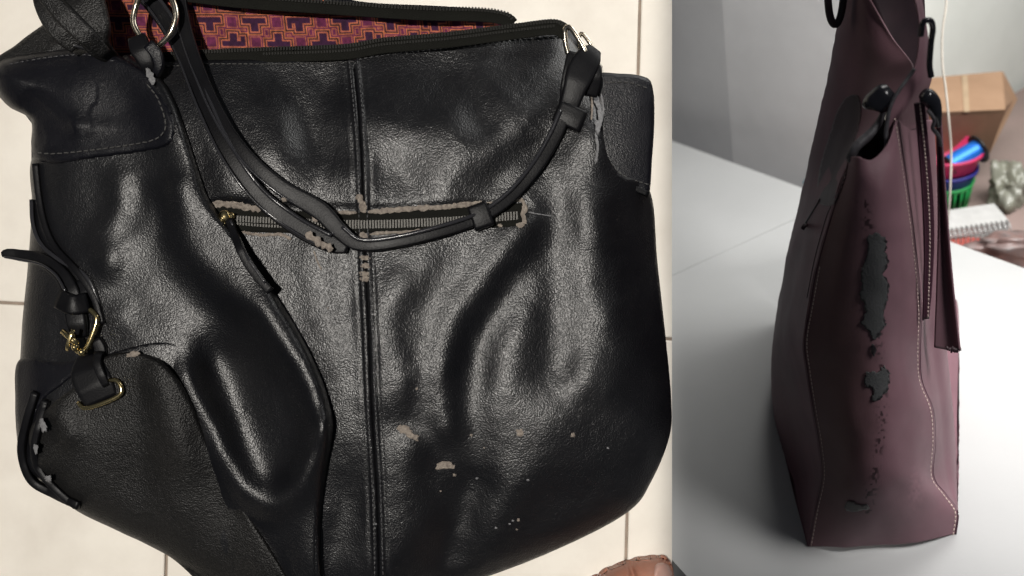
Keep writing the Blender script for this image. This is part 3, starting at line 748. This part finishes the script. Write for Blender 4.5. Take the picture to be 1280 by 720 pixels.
# walls (vertical, behind the table)
away = np.cross(UP, bx);  away = away if away @ np.array([0, 0, -1.]) > 0 else -away
def wall(name, a, b, up, m, thick=.05, low=-.6):
    dirn = b-a; nrm = np.cross(UP, dirn); nrm /= np.linalg.norm(nrm); nrm = nrm if nrm @ np.array([0, 0, -1.]) > 0 else -nrm
    c = [a+UP*low, b+UP*low, b+UP*up, a+UP*up]
    o = slab(name, c, thick, m, None, down=nrm); o['kind'] = 'structure'; return o
w1 = T(892, 170)+away*.03
w0 = w1-bx*.12-away*.024; wl = w0-bx*.5
w2 = w1+bx*.40+away*.22
w3 = w2+bx*.35-away*.10+away*.0
w2b = T(1100, 120, -.05)
w2 = w1+bx*.15+away*.055
w4 = w2+away*1.2-bx*.05
wall('wall_left', wl, w0, 1.0, M['wall']); wall('wall_left', w0, w1, 1.0, M['wall']); wall('wall_back', w1, w2, 1.0, M['wall']); wall('wall_right', w2+away*.002, w4, 1.0, M['wall_r'])
# shelf beyond the table
SZ = -.06
sf = [T(960, 230)+away*.012+UP*SZ, T(1420, 386)+away*.012+UP*SZ]
sh = slab('shelf_board', [sf[0], sf[1], sf[1]+away*.55, sf[0]+away*.55], .02, M['shelf']); sh['kind'] = 'structure'

def bez_box(name, near, depth_vec, m, parent=None):   # prism: near face outline extruded by a vector
    near = np.array(near); n = len(near); V = np.vstack([near, near+depth_vec])
    F = [tuple(range(n))[::-1], tuple(range(n, 2*n))]+[(i, (i+1) % n, n+(i+1) % n, n+i) for i in range(n)]
    return mk(name, V, F, m, parent, smooth=False)
# cardboard box leaning against the wall
d0 = 1.12
cb = thing('cardboard_box', Q(1205, 190, d0), 'brown cardboard box leaning in the corner behind the purple bag', 'box')
A = [Q(1130,142,d0-.02), Q(1256,137,d0-.02), Q(1236,192,d0+.03), Q(1130,196,d0+.03)]
Bq = [Q(1256,137,d0-.02), Q(1130,142,d0-.02), Q(1130,100,d0+.05), Q(1252,89,d0+.05)]
Cq = [Q(1257.0,137,d0-.018), Q(1237,192,d0+.032), Q(1272,124,d0+.075), Q(1254,89.5,d0+.052)]
bk = np.array([0, -.004, -.003])
bez_box('side', A, bk, M['cardin'], cb); bez_box('top', Bq, bk, M['card'], cb); bez_box('end', Cq, np.array([-.003,0,-.003]), M['card'], cb)
bez_box('tape', [Q(1205,139.5,d0-.0225), Q(1212,139.2,d0-.0225), Q(1209.5,94,d0+.044), Q(1202.5,94.4,d0+.044)], bk*.2, M['tapeb'], cb)
bez_box('back', [Q(1130,100,d0+.06), Q(1251,90,d0+.06), Q(1270,126,d0+.085), Q(1238,190,d0+.05), Q(1130,194,d0+.05)], np.array([0,0,-.004]), M['cardin'], cb)

def lathe(c, prof, axis, n=28):            # prof: (r, h)
    axis = axis/np.linalg.norm(axis); a = np.cross(axis, [.3, .1, 1.]); a /= np.linalg.norm(a); b = np.cross(axis, a)
    V = []; F = []
    for r, h in prof:
        for j in range(n): t = 2*math.pi*j/n; V.append(c+axis*h+(a*math.cos(t)+b*math.sin(t))*r)
    k = len(prof)
    for i in range(k-1):
        for j in range(n): j2 = (j+1) % n; F.append((i*n+j, i*n+j2, (i+1)*n+j2, (i+1)*n+j))
    return np.array(V), F
bc = T(1180, 255, SZ)            # stack of baskets
rr = .034
def basket(name, h0, h1, r0, r1, m, label, ribs=False):
    t = thing(name, bc+UP*h0, label, 'basket', 'stacked plastic baskets')
    th = .0015
    if not ribs:
        V, F = lathe(bc+UP*h0, [(0.0005, 0), (r0, 0), (r1, h1-h0), (r1+.002, h1-h0), (r1+.002, h1-h0-.004), (r1-.0005, h1-h0-.004)], UP); mk('bowl', V, F, m, t)
    else:
        V, F = lathe(bc+UP*h0, [(.0005, 0), (r0, 0), (r0+.0008, .004), (r0-.001, .005)], UP); mk('base', V, F, m, t)
        V, F = lathe(bc+UP*h1, [(r1-.002, -.006), (r1, -.006), (r1+.002, 0), (r1-.002, 0), (r1-.002, -.006)], UP); mk('rim', V, F, m, t)
        a = np.cross(UP, [.3, .1, 1.]); a /= np.linalg.norm(a); b = np.cross(UP, a); ps = []
        for j in range(22):
            q = 2*math.pi*j/22; dr = a*math.cos(q)+b*math.sin(q)
            ps.append(sweep(np.array([bc+UP*(h0+.003)+dr*(r0-.0005), bc+UP*(h1-.003)+dr*(r1-.001)]), circ(.0017, 6), up=dr))
        V, F = join(ps); mk('rib', V, F, m, t)
    return t
basket('basket', 0, .032, .025, .029, M['green'], 'green slatted plastic basket at the bottom of the basket stack', True)
basket('basket', .028, .048, .028, .032, M['blue'], 'dark blue plastic basket in the middle of the basket stack')
basket('basket', .044, .070, .030, .037, M['pink'], 'pink plastic basket on top of the stack, holding the blue ribbon spool')
# spool of blue ribbon lying in the pink basket
dsp = -float((bc+UP*.075)[2])-.01; sp0, sp1 = Q(1187, 207, dsp), Q(1222, 187, dsp); ax = sp1-sp0; Ls = np.linalg.norm(ax)
sp = thing('ribbon_spool', sp0, 'shiny blue ribbon spool with black ends in the pink basket', 'spool')
V, F = lathe(sp0, [(.0115, 0), (.0115, Ls)], ax); mk('ribbon', V, F, M['foil'], sp)
for k, o_ in ((0, -.003), (Ls, 0)):
    V, F = lathe(sp0+ax/Ls*(k+o_), [(.0005, 0), (.0165 if k else .0125, 0), (.0165 if k else .0125, .002), (.0005, .002)], ax); mk('flange', V, F, M['spoolblk'], sp)
# spiral notebook
n0, n1 = T(1150, 293, SZ+.018), T(1262, 277, SZ+.018); nd = (n1-n0)/np.linalg.norm(n1-n0); nb_ = np.cross(UP, nd); nb_ = nb_ if nb_ @ away > 0 else -nb_
nb = thing('spiral_notebook', n0, 'white wire-bound notebook lying on the shelf under the baskets', 'notebook')
for k in range(3): slab('page_block', [n0+UP*(-.006*k), n1+UP*(-.006*k), n1+nb_*.042+UP*(-.006*k), n0+nb_*.042+UP*(-.006*k)], .0045, M['paper'], nb)
ps = []
Ln = np.linalg.norm(n1-n0)
for k in range(18):
    c = n0+nd*(Ln*(k+.5)/18)-UP*.008; a = np.linspace(0, 2*math.pi, 12, endpoint=False)
    ps.append(sweep(np.array([c+(-nb_*.002)+(nb_*math.cos(t)+UP*math.sin(t))*.010 for t in a]), circ(.0007, 5), up=nd, closed=True))
V, F = join(ps); mk('wire_binding', V, F, M['wire'], nb)

def blob(name, c, r, m, label, cat, seed, sq=(1, 1, 1), amp=.35, lvl=None):
    V, F = uvsphere(np.zeros(3), 1.0, 40, 26)
    out = []
    for v in V:
        n = mnoise.fractal(Vector(v)*1.6+Vector((seed, 0, 0)), 1, 2, 4)
        q = v*(1+amp*n+.03*abs(math.sin(7*v[0]+5*v[1]+seed))); out.append(q*np.array(sq)*r)
    V = np.array(out)+c
    o = mk(name, V, F, m, None, base=c); tag(o, label, cat); return o
blob('plastic_bag', T(1243, 262, SZ)+away*.02+UP*.018, .023, M['bagg'], 'crumpled greenish plastic bag right of the basket stack', 'plastic bag', 3, (.9, 1.3, .8), .55)
blob('plastic_bag', T(1275, 316, SZ)+UP*.004, .028, M['bagp'], 'crumpled pinkish plastic bag behind the table edge at the right', 'plastic bag', 9, (1.8, .6, 1.2), .6)
o = slab('folder', [T(1175,304,SZ+.006), T(1225,316,SZ+.006), T(1240,298,SZ+.006), T(1170,294,SZ+.006)], .004, M['red']); tag(o, 'dull red folder under the notebook, by the table edge', 'folder')
# bits of plastic left of the bag behind the table
o = blob('orange_piece', T(1001, 226)+away*.03-UP*.0, .008, M['orange'], 'small orange plastic piece behind the table, left of the purple bag', 'plastic piece', 2, (1, .9, 1), .2)
o = blob('blue_piece', T(999, 231)+away*.02-UP*.005, .007, M['cyan'], 'small blue plastic piece just below the orange one', 'plastic piece', 5, (1.2, .7, 1), .2)
# cream cord hanging down
p = catmull([(1181,-60,.93),(1183,0,.93),(1178,40,.93),(1178,80,.93),(1182,110,.93),(1186,150,.93),(1189,190,.94),(1188,230,.94),(1186,262,.95),(1180,300,.97),(1165,312,.98)], n=80)
V, F = sweep(np.array([Q(*q) for q in p]), circ(.0011, 8)); o = mk('cord', V, F, M['cord']); tag(o, 'thin cream cord hanging down beside the right edge of the purple bag', 'cord')

# ================================================================== RIGHT: PURPLE TOTE
M['purple'] = leather('purple_leather', (.165,.090,.108), (.195,.106,.127), rough=.55, grain=1500, bump=.12, spec=.2, var=25, attr=True, bd=.0004)
M['purple_in'] = leather('tote_inside', (.045,.024,.028), (.06,.033,.037), rough=.6, grain=1500, bump=.1, spec=.3)
M['dark'] = leather('black_brown_leather', (.018,.010,.013), (.030,.016,.020), rough=.45, grain=1500, bump=.1, spec=.35)
M['maroon'] = leather('maroon_leather', (.050,.018,.030), (.065,.024,.038), rough=.5, grain=1500, bump=.1, spec=.3)
M['tote_strap'] = leather('shaded_tote_strap', (.030,.016,.020), (.042,.022,.027), rough=.5, grain=1500, bump=.1, spec=.3)
M['rolled'] = plain('black_vinyl', (.012,.012,.016), rough=.25)
M['peel'] = plain('bare_grey_backing', (.058,.058,.060), rough=.85, c2=(.055,.058,.058), cs=120, bumps=.8, bscale=900, spec=.25)
M['peelrim'] = plain('lifted_dark_edge', (.012,.008,.010), rough=.5)
M['worn'] = plain('worn_grey_edge', (.075,.072,.078), rough=.6, c2=(.03,.025,.03), cs=200, bumps=.8)
M['white_thread'] = plain('cream_thread', (.56,.44,.39), rough=.7)
bA, bB = T(1010, 683), T(1192, 668)
bdir = (bB-bA)/np.linalg.norm(bB-bA); bn = np.cross(UP, bdir); bn = bn if bn[2] < 0 else -bn; LB = .30
def R(px, py, w):                          # pixel -> point on the upright plane w*LB behind the tote's near end
    r = ray(px, py); p0 = bA+bn*w*LB; return r*((p0@bn)/(r@bn))
def clampfloor(V): # keep the tote on the table
    hgt = V@UP+HT; return V+np.outer(np.clip(.0004-hgt, 0, None), UP)
tote = thing('purple_tote_bag', (bA+bB)/2+bn*.05, 'purple-brown leather tote seen from its end, peeling down the side, standing on a white table', 'tote bag')
def loft(name, rails, nu, nv, m, col=None, solid=0, parent=tote, wobble=0):
    Rr = [catmull(np.array(r, float), n=nv) for r in rails]
    G = np.array([catmull(np.array([q[j] for q in Rr]), n=nu) for j in range(nv)])   # (nv,nu,3)
    g = G.reshape(-1, 3)
    V = np.array([R(*q) for q in g])
    if wobble: V = V-np.outer(wobble*vnoise(g[:, 0], g[:, 1], 22, 3), bn)
    V = clampfloor(V)
    F = [(j*nu+i, j*nu+i+1, (j+1)*nu+i+1, (j+1)*nu+i) for j in range(nv-1) for i in range(nu-1)]
    c = None
    if m in (M['purple'],): c = np.ones((len(g), 3)) if col is None else col(g)
    o = mk(name, V, F, m, parent, colors=c)
    if solid: s = o.modifiers.new('thick', 'SOLIDIFY'); s.thickness = solid; s.offset = 0
    o['_n'] = 0; del o['_n']
    return o
GL = [(1010,682,.0),(1018,640,.0),(1027,597,.0),(1024,557,.0),(1016,510,.0),(1009,465,.0),(1005,427,.0),(1012,384,.0),(1021,335,.0),(1042,261,.0),(1062,197,.0)]
GR = [(1193,667,.0),(1195,640,.0),(1181,619,.0),(1165,595,.0),(1167,550,.0),(1164,512,.0),(1150,475,.0),(1148,433,.0),(1149,385,.0),(1141,300,.0),(1120,150,.0)]
GM1 = [(1050,683,-.03),(1056,645,-.07),(1060,600,-.10),(1060,555,-.10),(1055,508,-.09),(1050,463,-.08),(1046,425,-.08),(1050,380,-.08),(1056,325,-.08),(1068,250,-.07),(1072,196,-.05)]
GM2 = [(1100,681,-.03),(1102,645,-.09),(1102,600,-.13),(1102,555,-.13),(1100,508,-.12),(1096,463,-.11),(1092,425,-.11),(1094,378,-.11),(1098,315,-.11),(1098,240,-.09),(1090,200,-.06)]
GM3 = [(1150,676,-.03),(1150,640,-.06),(1145,605,-.09),(1138,570,-.09),(1136,510,-.08),(1128,468,-.07),(1124,430,-.07),(1126,380,-.07),(1126,305,-.07),(1118,215,-.06),(1108,182,-.04)]
def gcol(g):
    x, y = g[:, 0], g[:, 1]
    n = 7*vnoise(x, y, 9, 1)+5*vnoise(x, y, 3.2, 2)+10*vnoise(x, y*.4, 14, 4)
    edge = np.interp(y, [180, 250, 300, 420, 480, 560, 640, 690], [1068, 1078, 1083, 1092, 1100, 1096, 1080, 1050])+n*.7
    s = ss(26, -40, x-edge)                  # left half darker: rubbed-in grime plus painted shading
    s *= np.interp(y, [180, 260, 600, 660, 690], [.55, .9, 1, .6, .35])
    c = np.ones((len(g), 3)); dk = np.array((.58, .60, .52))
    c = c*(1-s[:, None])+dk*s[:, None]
    k = np.exp(-(np.abs(x-edge-3)/5)**2)*ss(.10, .2, vnoise(x, y, 3.2, 6)+.35*vnoise(x, y, 14, 3))*(y > 250)*(y < 640)   # small flaked specks
    c *= (1-.75*k)[:, None]
    sc = np.exp(-(((x-1143)/9)**2+((y-612)/22)**2))*(vnoise(x, y, 3, 8)+.5); c += .5*sc[:, None]
    return c
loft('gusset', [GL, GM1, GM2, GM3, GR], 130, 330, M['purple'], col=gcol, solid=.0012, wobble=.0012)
# left (back) panel, from the near seam out to the silhouette and round the far end
SL = [(1009,679,.03),(992,622,.20),(972,545,.45),(966,500,.5),(965,455,.5),(968,415,.5),(974,375,.5),(979,350,.5),(986,310,.5),(1002,245,.5),(1016,185,.5)]
SM = [(1009,681,.01),(1006,640,.08),(1000,590,.20),(996,545,.22),(990,505,.22),(984,462,.22),(982,420,.22),(990,378,.22),(997,340,.22),(1016,262,.22),(1036,195,.22)]
SF = [(1030,660,.12),(1024,610,.35),(1000,545,.8),(990,500,.9),(988,455,.9),(990,415,.9),(992,375,.9),(996,345,.9),(1004,300,.9),(1015,240,.9),(1030,185,.9)]
lcol = lambda g: np.ones((len(g), 3))*(.85+.2*vnoise(g[:, 0], g[:, 1], 30, 2))[:, None]*np.array((.95, .90, .90))
# upper part of the back panel, standing up to the handles
UL = [(1030,185,.9),(1044,120,.9),(1056,60,.9),(1064,0,.9),(1068,-60,.9)]
U1 = [(1012,200,.5),(1026,140,.5),(1039,80,.5),(1050,10,.5),(1055,-60,.5)]
U2 = [(1040,212,.2),(1060,140,.22),(1070,80,.25),(1070,10,.28),(1068,-60,.3)]
U3 = [(1064,196,.02),(1096,142,.08),(1118,96,.12),(1100,30,.2),(1068,-40,.25)]
U4 = [(1068,194,.02),(1104,140,.06),(1143,92,.10),(1112,42,.2),(1070,-30,.25)]
GLf = GL[:-1]+[(1060,206,.01)]+U4[1:]
loft('back_panel', [GLf, SM[:-1]+U2[1:], SL[:-1]+U1[1:], SF[:-1]+UL[1:]], 70, 260, M['purple'], col=lcol, solid=.0012, wobble=.002)
# dark inside behind it, between the two top edges
loft('inside', [[(1050,-60,.35),(1080,-20,.35),(1110,60,.33),(1118,160,.32),(1080,215,.30)], [(1150,-60,.40),(1155,0,.40),(1156,60,.40),(1156,160,.38),(1150,215,.36)]], 12, 30, M['dark'], solid=.0012)
# right (front) panel
FR = [(1194,664,.06),(1196,630,.12),(1195,590,.2),(1193,550,.25),(1190,510,.25),(1186,470,.25),(1182,433,.25),(1178,385,.25),(1174,300,.25),(1166,150,.25)]
FM = [(1193,666,.02),(1196,640,.03),(1186,612,.06),(1178,575,.09),(1176,540,.10),(1173,505,.10),(1166,460,.10),(1160,420,.1),(1157,370,.10),(1152,290,.10),(1140,150,.10)]
FB = [(1186,655,.4),(1186,620,.6),(1186,580,.8),(1184,550,.9),(1182,510,.9),(1178,470,.9),(1174,433,.9),(1170,385,.9),(1166,300,.9),(1158,150,.9)]
loft('front_panel', [GR, FM, FR, FB], 60, 180, M['purple'], col=lambda g: np.ones((len(g), 3))*(.92+.2*vnoise(g[:, 0], g[:, 1], 25, 2))[:, None], solid=.0012)
V1 = [(1107,186,.0),(1108,160,.0),(1114,128,.01),(1130,102,.02),(1143,84,.03),(1149,50,.05),(1147,15,.08),(1134,-30,.12)]
V2 = [(1118,170,.0),(1124,152,.02),(1130,136,.02),(1144,112,.03),(1152,90,.04),(1154,55,.06),(1151,15,.09),(1140,-30,.13)]
V3 = [(1160,156,.18),(1160,148,.17),(1159,136,.12),(1160,112,.10),(1164,92,.10),(1160,55,.11),(1154,15,.12),(1146,-30,.16)]
loft('front_panel', [V1, V2, V3], 30, 90, M['purple'], col=lambda g: np.ones((len(g), 3))*(.85+.2*vnoise(g[:, 0], g[:, 1], 20, 2))[:, None], solid=.0012)
# far end closes the bag
loft('gusset', [[(1000,520,.9),(1008,330,.9),(1030,185,.9)], [(1180,520,.9),(1168,330,.9),(1158,160,.9)]], 10, 20, M['dark'], solid=.0012)

def strapR(name, pts, width, th, m, up=None, parent=tote, n=60, taper=None):   # pts (px,py,w); flat band whose face looks at the camera
    p = catmull(np.array(pts, float), n=n); V3 = np.array([R(*q[:3]) for q in p])
    wd = p[:, 3] if p.shape[1] > 3 else np.full(n, width)
    pr = np.stack([flatprof(w*.6/FPX, th) for w in wd])
    V, F = sweep(V3, pr, up=-bn if up is None else up); return mk(name, V, F, m, parent)
def tubeR(name, pts, r, m, n=70, parent=tote, closed=False):
    p = catmull(np.array(pts, float), n=n, closed=closed); V3 = np.array([R(*q[:3]) for q in p])
    rr_ = p[:, 3] if p.shape[1] > 3 else np.full(len(p), r)
    pr = np.stack([circ(q, 10) for q in rr_]); V, F = sweep(V3, pr, up=-bn, closed=closed); return mk(name, V, F, m, parent)
from mathutils.bvhtree import BVHTree
_v = []; _f = []
for o in tote.children:
    if o.name.split('.')[0] in ('gusset', 'front_panel', 'back_panel'):
        n0_ = len(_v); _v += [Vector(v.co)+tote.location for v in o.data.vertices]; _f += [tuple(i+n0_ for i in p_.vertices) for p_ in o.data.polygons]
BVH = BVHTree.FromPolygons(_v, _f)
def hit(x, y):
    d = Vector(CR@ray(x, y)).normalized(); h = BVH.ray_cast(Vector(CAMLOC), d, 3)
    return None if h[0] is None else (np.array(h[0])-CAMLOC)@CR
def snapR(x, y, w):
    b = hit(x, y); q = R(x, y, w)
    return q if b is None or abs(np.linalg.norm(b)-np.linalg.norm(q)) > .06 else b-b/np.linalg.norm(b)*.0007
def seamR(name, pts, r, m, n=160):
    p = catmull(np.array(pts, float), n=n); V, F = sweep(np.array([snapR(*q[:3]) for q in p]), circ(r, 8), up=-bn); return mk(name, V, F, m, tote)
# seams: piping ridge + cream stitches
off = lambda pts, dx, dw=-.005: [(x+dx, y, w+dw) for x, y, w in pts]
seamR('piping', off(GL, 1.0, 0), .0007, M['maroon']); seamR('piping', off(GR, 1.5, 0), .0008, M['maroon'])
def stitchR(pts, step_px, ln, r, m='white_thread', dw=-.008):
    p = catmull(np.array(pts, float), step=step_px); T_ = np.gradient(p[:, :2], axis=0); T_ /= np.linalg.norm(T_, axis=1)[:, None]; ps = []
    for q, t in zip(p, T_):
        f_ = snapR if dw > -.02 else (lambda x, y, w: R(x, y, w+dw)); a = f_(q[0]-t[0]*ln/2, q[1]-t[1]*ln/2, q[2]); b = f_(q[0]+t[0]*ln/2, q[1]+t[1]*ln/2, q[2])
        ps.append(sweep(np.array([a, (a+b)/2-bn*.0002, b]), circ(r, 5), up=-bn))
    V, F = join(ps); o = mk('stitching', V, F, M[m], tote); o['kind'] = 'stuff'; return o
stitchR(off(GL[:9], 4.0, 0), 5, 3.4, .00050); stitchR(off(GR, -1.6, 0), 5.2, 3.6, .00060)
stitchR([(1150,132,.0),(1153,160,.0),(1157,200,.0),(1160,240,.0),(1162,280,.0),(1162,320,.0),(1160,395,.0)], 5, 3.6, .00034, dw=-.03)
# pocket welt strip with its own stitch line, gap and hanging strap on the right
strapR('welt', [(1149,128,-.01,11),(1154,180,-.01,11),(1159,240,-.01,12),(1161,300,-.01,12),(1160,360,-.01,9),(1158,398,-.01,6)], 11, .0016, M['maroon'])
tubeR('welt', [(1146,130,-.0),(1149,180,-.02),(1153,240,-.02),(1156,300,-.02),(1155,360,-.02),(1154,400,-.02)], .0006, M['maroon'])
def facecol(g): return np.ones((len(g), 3))*(.55+.2*vnoise(g[:, 0], g[:, 1], 20, 5))[:, None]
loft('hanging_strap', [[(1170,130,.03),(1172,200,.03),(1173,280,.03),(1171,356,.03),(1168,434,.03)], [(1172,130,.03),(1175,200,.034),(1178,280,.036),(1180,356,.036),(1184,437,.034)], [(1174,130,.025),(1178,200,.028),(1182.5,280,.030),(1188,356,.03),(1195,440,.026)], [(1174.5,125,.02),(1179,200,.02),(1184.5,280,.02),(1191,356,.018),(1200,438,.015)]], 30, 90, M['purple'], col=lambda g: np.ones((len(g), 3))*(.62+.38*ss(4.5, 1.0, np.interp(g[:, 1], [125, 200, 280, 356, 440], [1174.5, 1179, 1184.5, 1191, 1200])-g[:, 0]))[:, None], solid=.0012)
ps = []
for k in range(14):
    x = 1183+k*1.3; y = 436+3*(k/26)+rng.uniform(-1.5, 1.5); a = R(x, y-3, .02); b = R(x+rng.uniform(-1.5, 1.5), y+rng.uniform(1, 4), .015); ps.append(sweep(np.array([a, b]), circ(.0006, 5), up=-bn))
V, F = join(ps); o = mk('frayed_end', V, F, M['dark'], tote)
# opening at the top of the gusset: dark pocket with a worn rim
loft('opening', [[(1064,197,.03),(1074,184,.05),(1090,166,.07),(1104,145,.08)], [(1080,203,.03),(1094,201,.05),(1107,190,.06),(1112,165,.06)]], 10, 30, M['rolled'], solid=.001)
tubeR('worn_rim', [(1062,199,-.01,.0022),(1070,184,-.01,.0026),(1084,171,.0,.0026),(1097,156,.01,.0020),(1106,136,.02,.0016)], .003, M['worn'])
tubeR('worn_rim', [(1062,198,-.01,.0020),(1074,205,-.03,.0024),(1088,208,-.04,.0022),(1102,201,-.03,.0018),(1108,184,-.02,.0013),(1108,160,-.01,.0012),(1116,126,.0,.0010),(1143,86,.02,.0010)], .002, M['worn'])
# rolled black handle end inside the mouth
tubeR('handle_end', [(1090,134,.02,.0040),(1091,132,.02,.0062),(1099,125,.02,.0066),(1108,117,.02,.0062),(1114,112,.02,.0040)], .008, M['rolled'])
# strap with a slanted end on the left flank
seamR('side_crease', [(1040,258,.01),(1034,272,.01),(1020,322,.01),(1010,372,.01)], .0009, M['dark'])
# small loops at the top
tubeR('buckle_loop', [(1151,44,-.02),(1154,28,-.03),(1163,26,-.03),(1166,36,-.02),(1164,52,-.01),(1162,80,.0),(1164,96,.0)], .0015, M['rolled'])
tubeR('buckle_loop', [(1154,117,-.03,.003),(1158,120,-.03,.0042),(1166,128,-.03,.0038),(1170,140,-.03,.003),(1172,156,-.02,.002)], .005, M['rolled'])
tubeR('buckle_loop', [(1160,138,-.04),(1168,150,-.04),(1166,160,-.04),(1173,170,-.03),(1176,182,-.02)], .0010, M['worn'])
tubeR('carry_handle', [(1034,-40,.3),(1035,0,.3),(1038,22,.3),(1044,31,.3),(1050,22,.3),(1054,0,.3),(1056,-40,.3)], .0022, M['dark'])
# peeled patches down the gusset
def gsurf(x, y):                           # depth fraction of the gusset at a pixel
    xs = []; ws = []
    for rl in (GL, GM1, GM2, GM3, GR):
        r_ = np.array(rl)[::-1]; xs.append(np.interp(y, r_[:, 1], r_[:, 0])); ws.append(np.interp(y, r_[:, 1], r_[:, 2]))
    return float(np.interp(x, xs, ws))
def peel(poly, m, lift, rag=1.0, name='peeled_patch'):
    pl = catmull(np.array(poly, float), step=2.2, closed=True); pl = pl+rng.normal(0, rag, pl.shape)
    x0, y0 = pl.min(0); x1, y1 = pl.max(0); gx, gy = np.meshgrid(np.arange(x0, x1, 2.), np.arange(y0, y1, 2.)); gx = gx.ravel(); gy = gy.ravel()
    k = inside(gx, gy, pl); k &= seg_dist(gx, gy, pl, True) > 1.1; pts = np.vstack([pl, np.stack([gx[k], gy[k]], -1)]); no = len(pl)
    r = delaunay_2d_cdt([Vector(q) for q in pts.tolist()], [(i, (i+1) % no) for i in range(no)], [], 1, 1e-4)
    vs = [tuple(v) for v in r[0]]
    V = []
    for x, y in vs:
        b = hit(x, y); b = R(x, y, gsurf(x, y)) if b is None else b; V.append(b-b/np.linalg.norm(b)*(.0009+lift))
    o = mk(name, np.array(V), [tuple(f) for f in r[2]], m, tote); s = o.modifiers.new('thick', 'SOLIDIFY'); s.thickness = .0004; s.offset = 0; return o
P1 = [(1086,296),(1096,292),(1105,300),(1104,312),(1106,328),(1102,342),(1107,356),(1106,372),(1102,390),(1104,404),(1098,416),(1092,424),(1088,414),(1080,404),(1083,388),(1078,370),(1080,352),(1078,338),(1084,322),(1086,306)]
P2 = [(1086,464),(1098,466),(1104,458),(1110,466),(1110,480),(1104,492),(1098,500),(1090,498),(1092,486),(1082,482),(1080,472)]
P1 = [(1094+(x-1094)*1.15, y) for x, y in P1]
sh_ = lambda pl, dx, dy: [(x+dx, y+dy) for x, y in pl]
peel(sh_(P1, 1.6, .5), M['peelrim'], .0000, 1.2, 'lifted_edge'); peel(P1, M['peel'], .0008, 1.0)
peel(sh_(P2, 1.6, .5), M['peelrim'], .0000, 1.2, 'lifted_edge'); peel(P2, M['peel'], .0008, 1.0)
for pl in ([(1058,628),(1066,626),(1072,630),(1084,631),(1086,636),(1076,638),(1064,640),(1056,636)], [(1090,430),(1095,434),(1093,446),(1089,440)]):
    peel(pl, M['peelrim'], .0012, .45)

peel([(1062,197),(1056,225),(1046,250),(1040,257),(1023,254),(1021,240),(1026,205),(1036,172),(1046,140),(1058,122),(1072,120),(1076,140),(1070,172)], M['tote_strap'], .0020, .3, 'side_strap')  # flap end on the flank; its dark tone paints in the shadowed band
seamR('side_strap', [(1026,250,.1),(1018,263,.1),(1010,276,.1),(1003,286,.1)], .0013, M['tote_strap'], n=30)
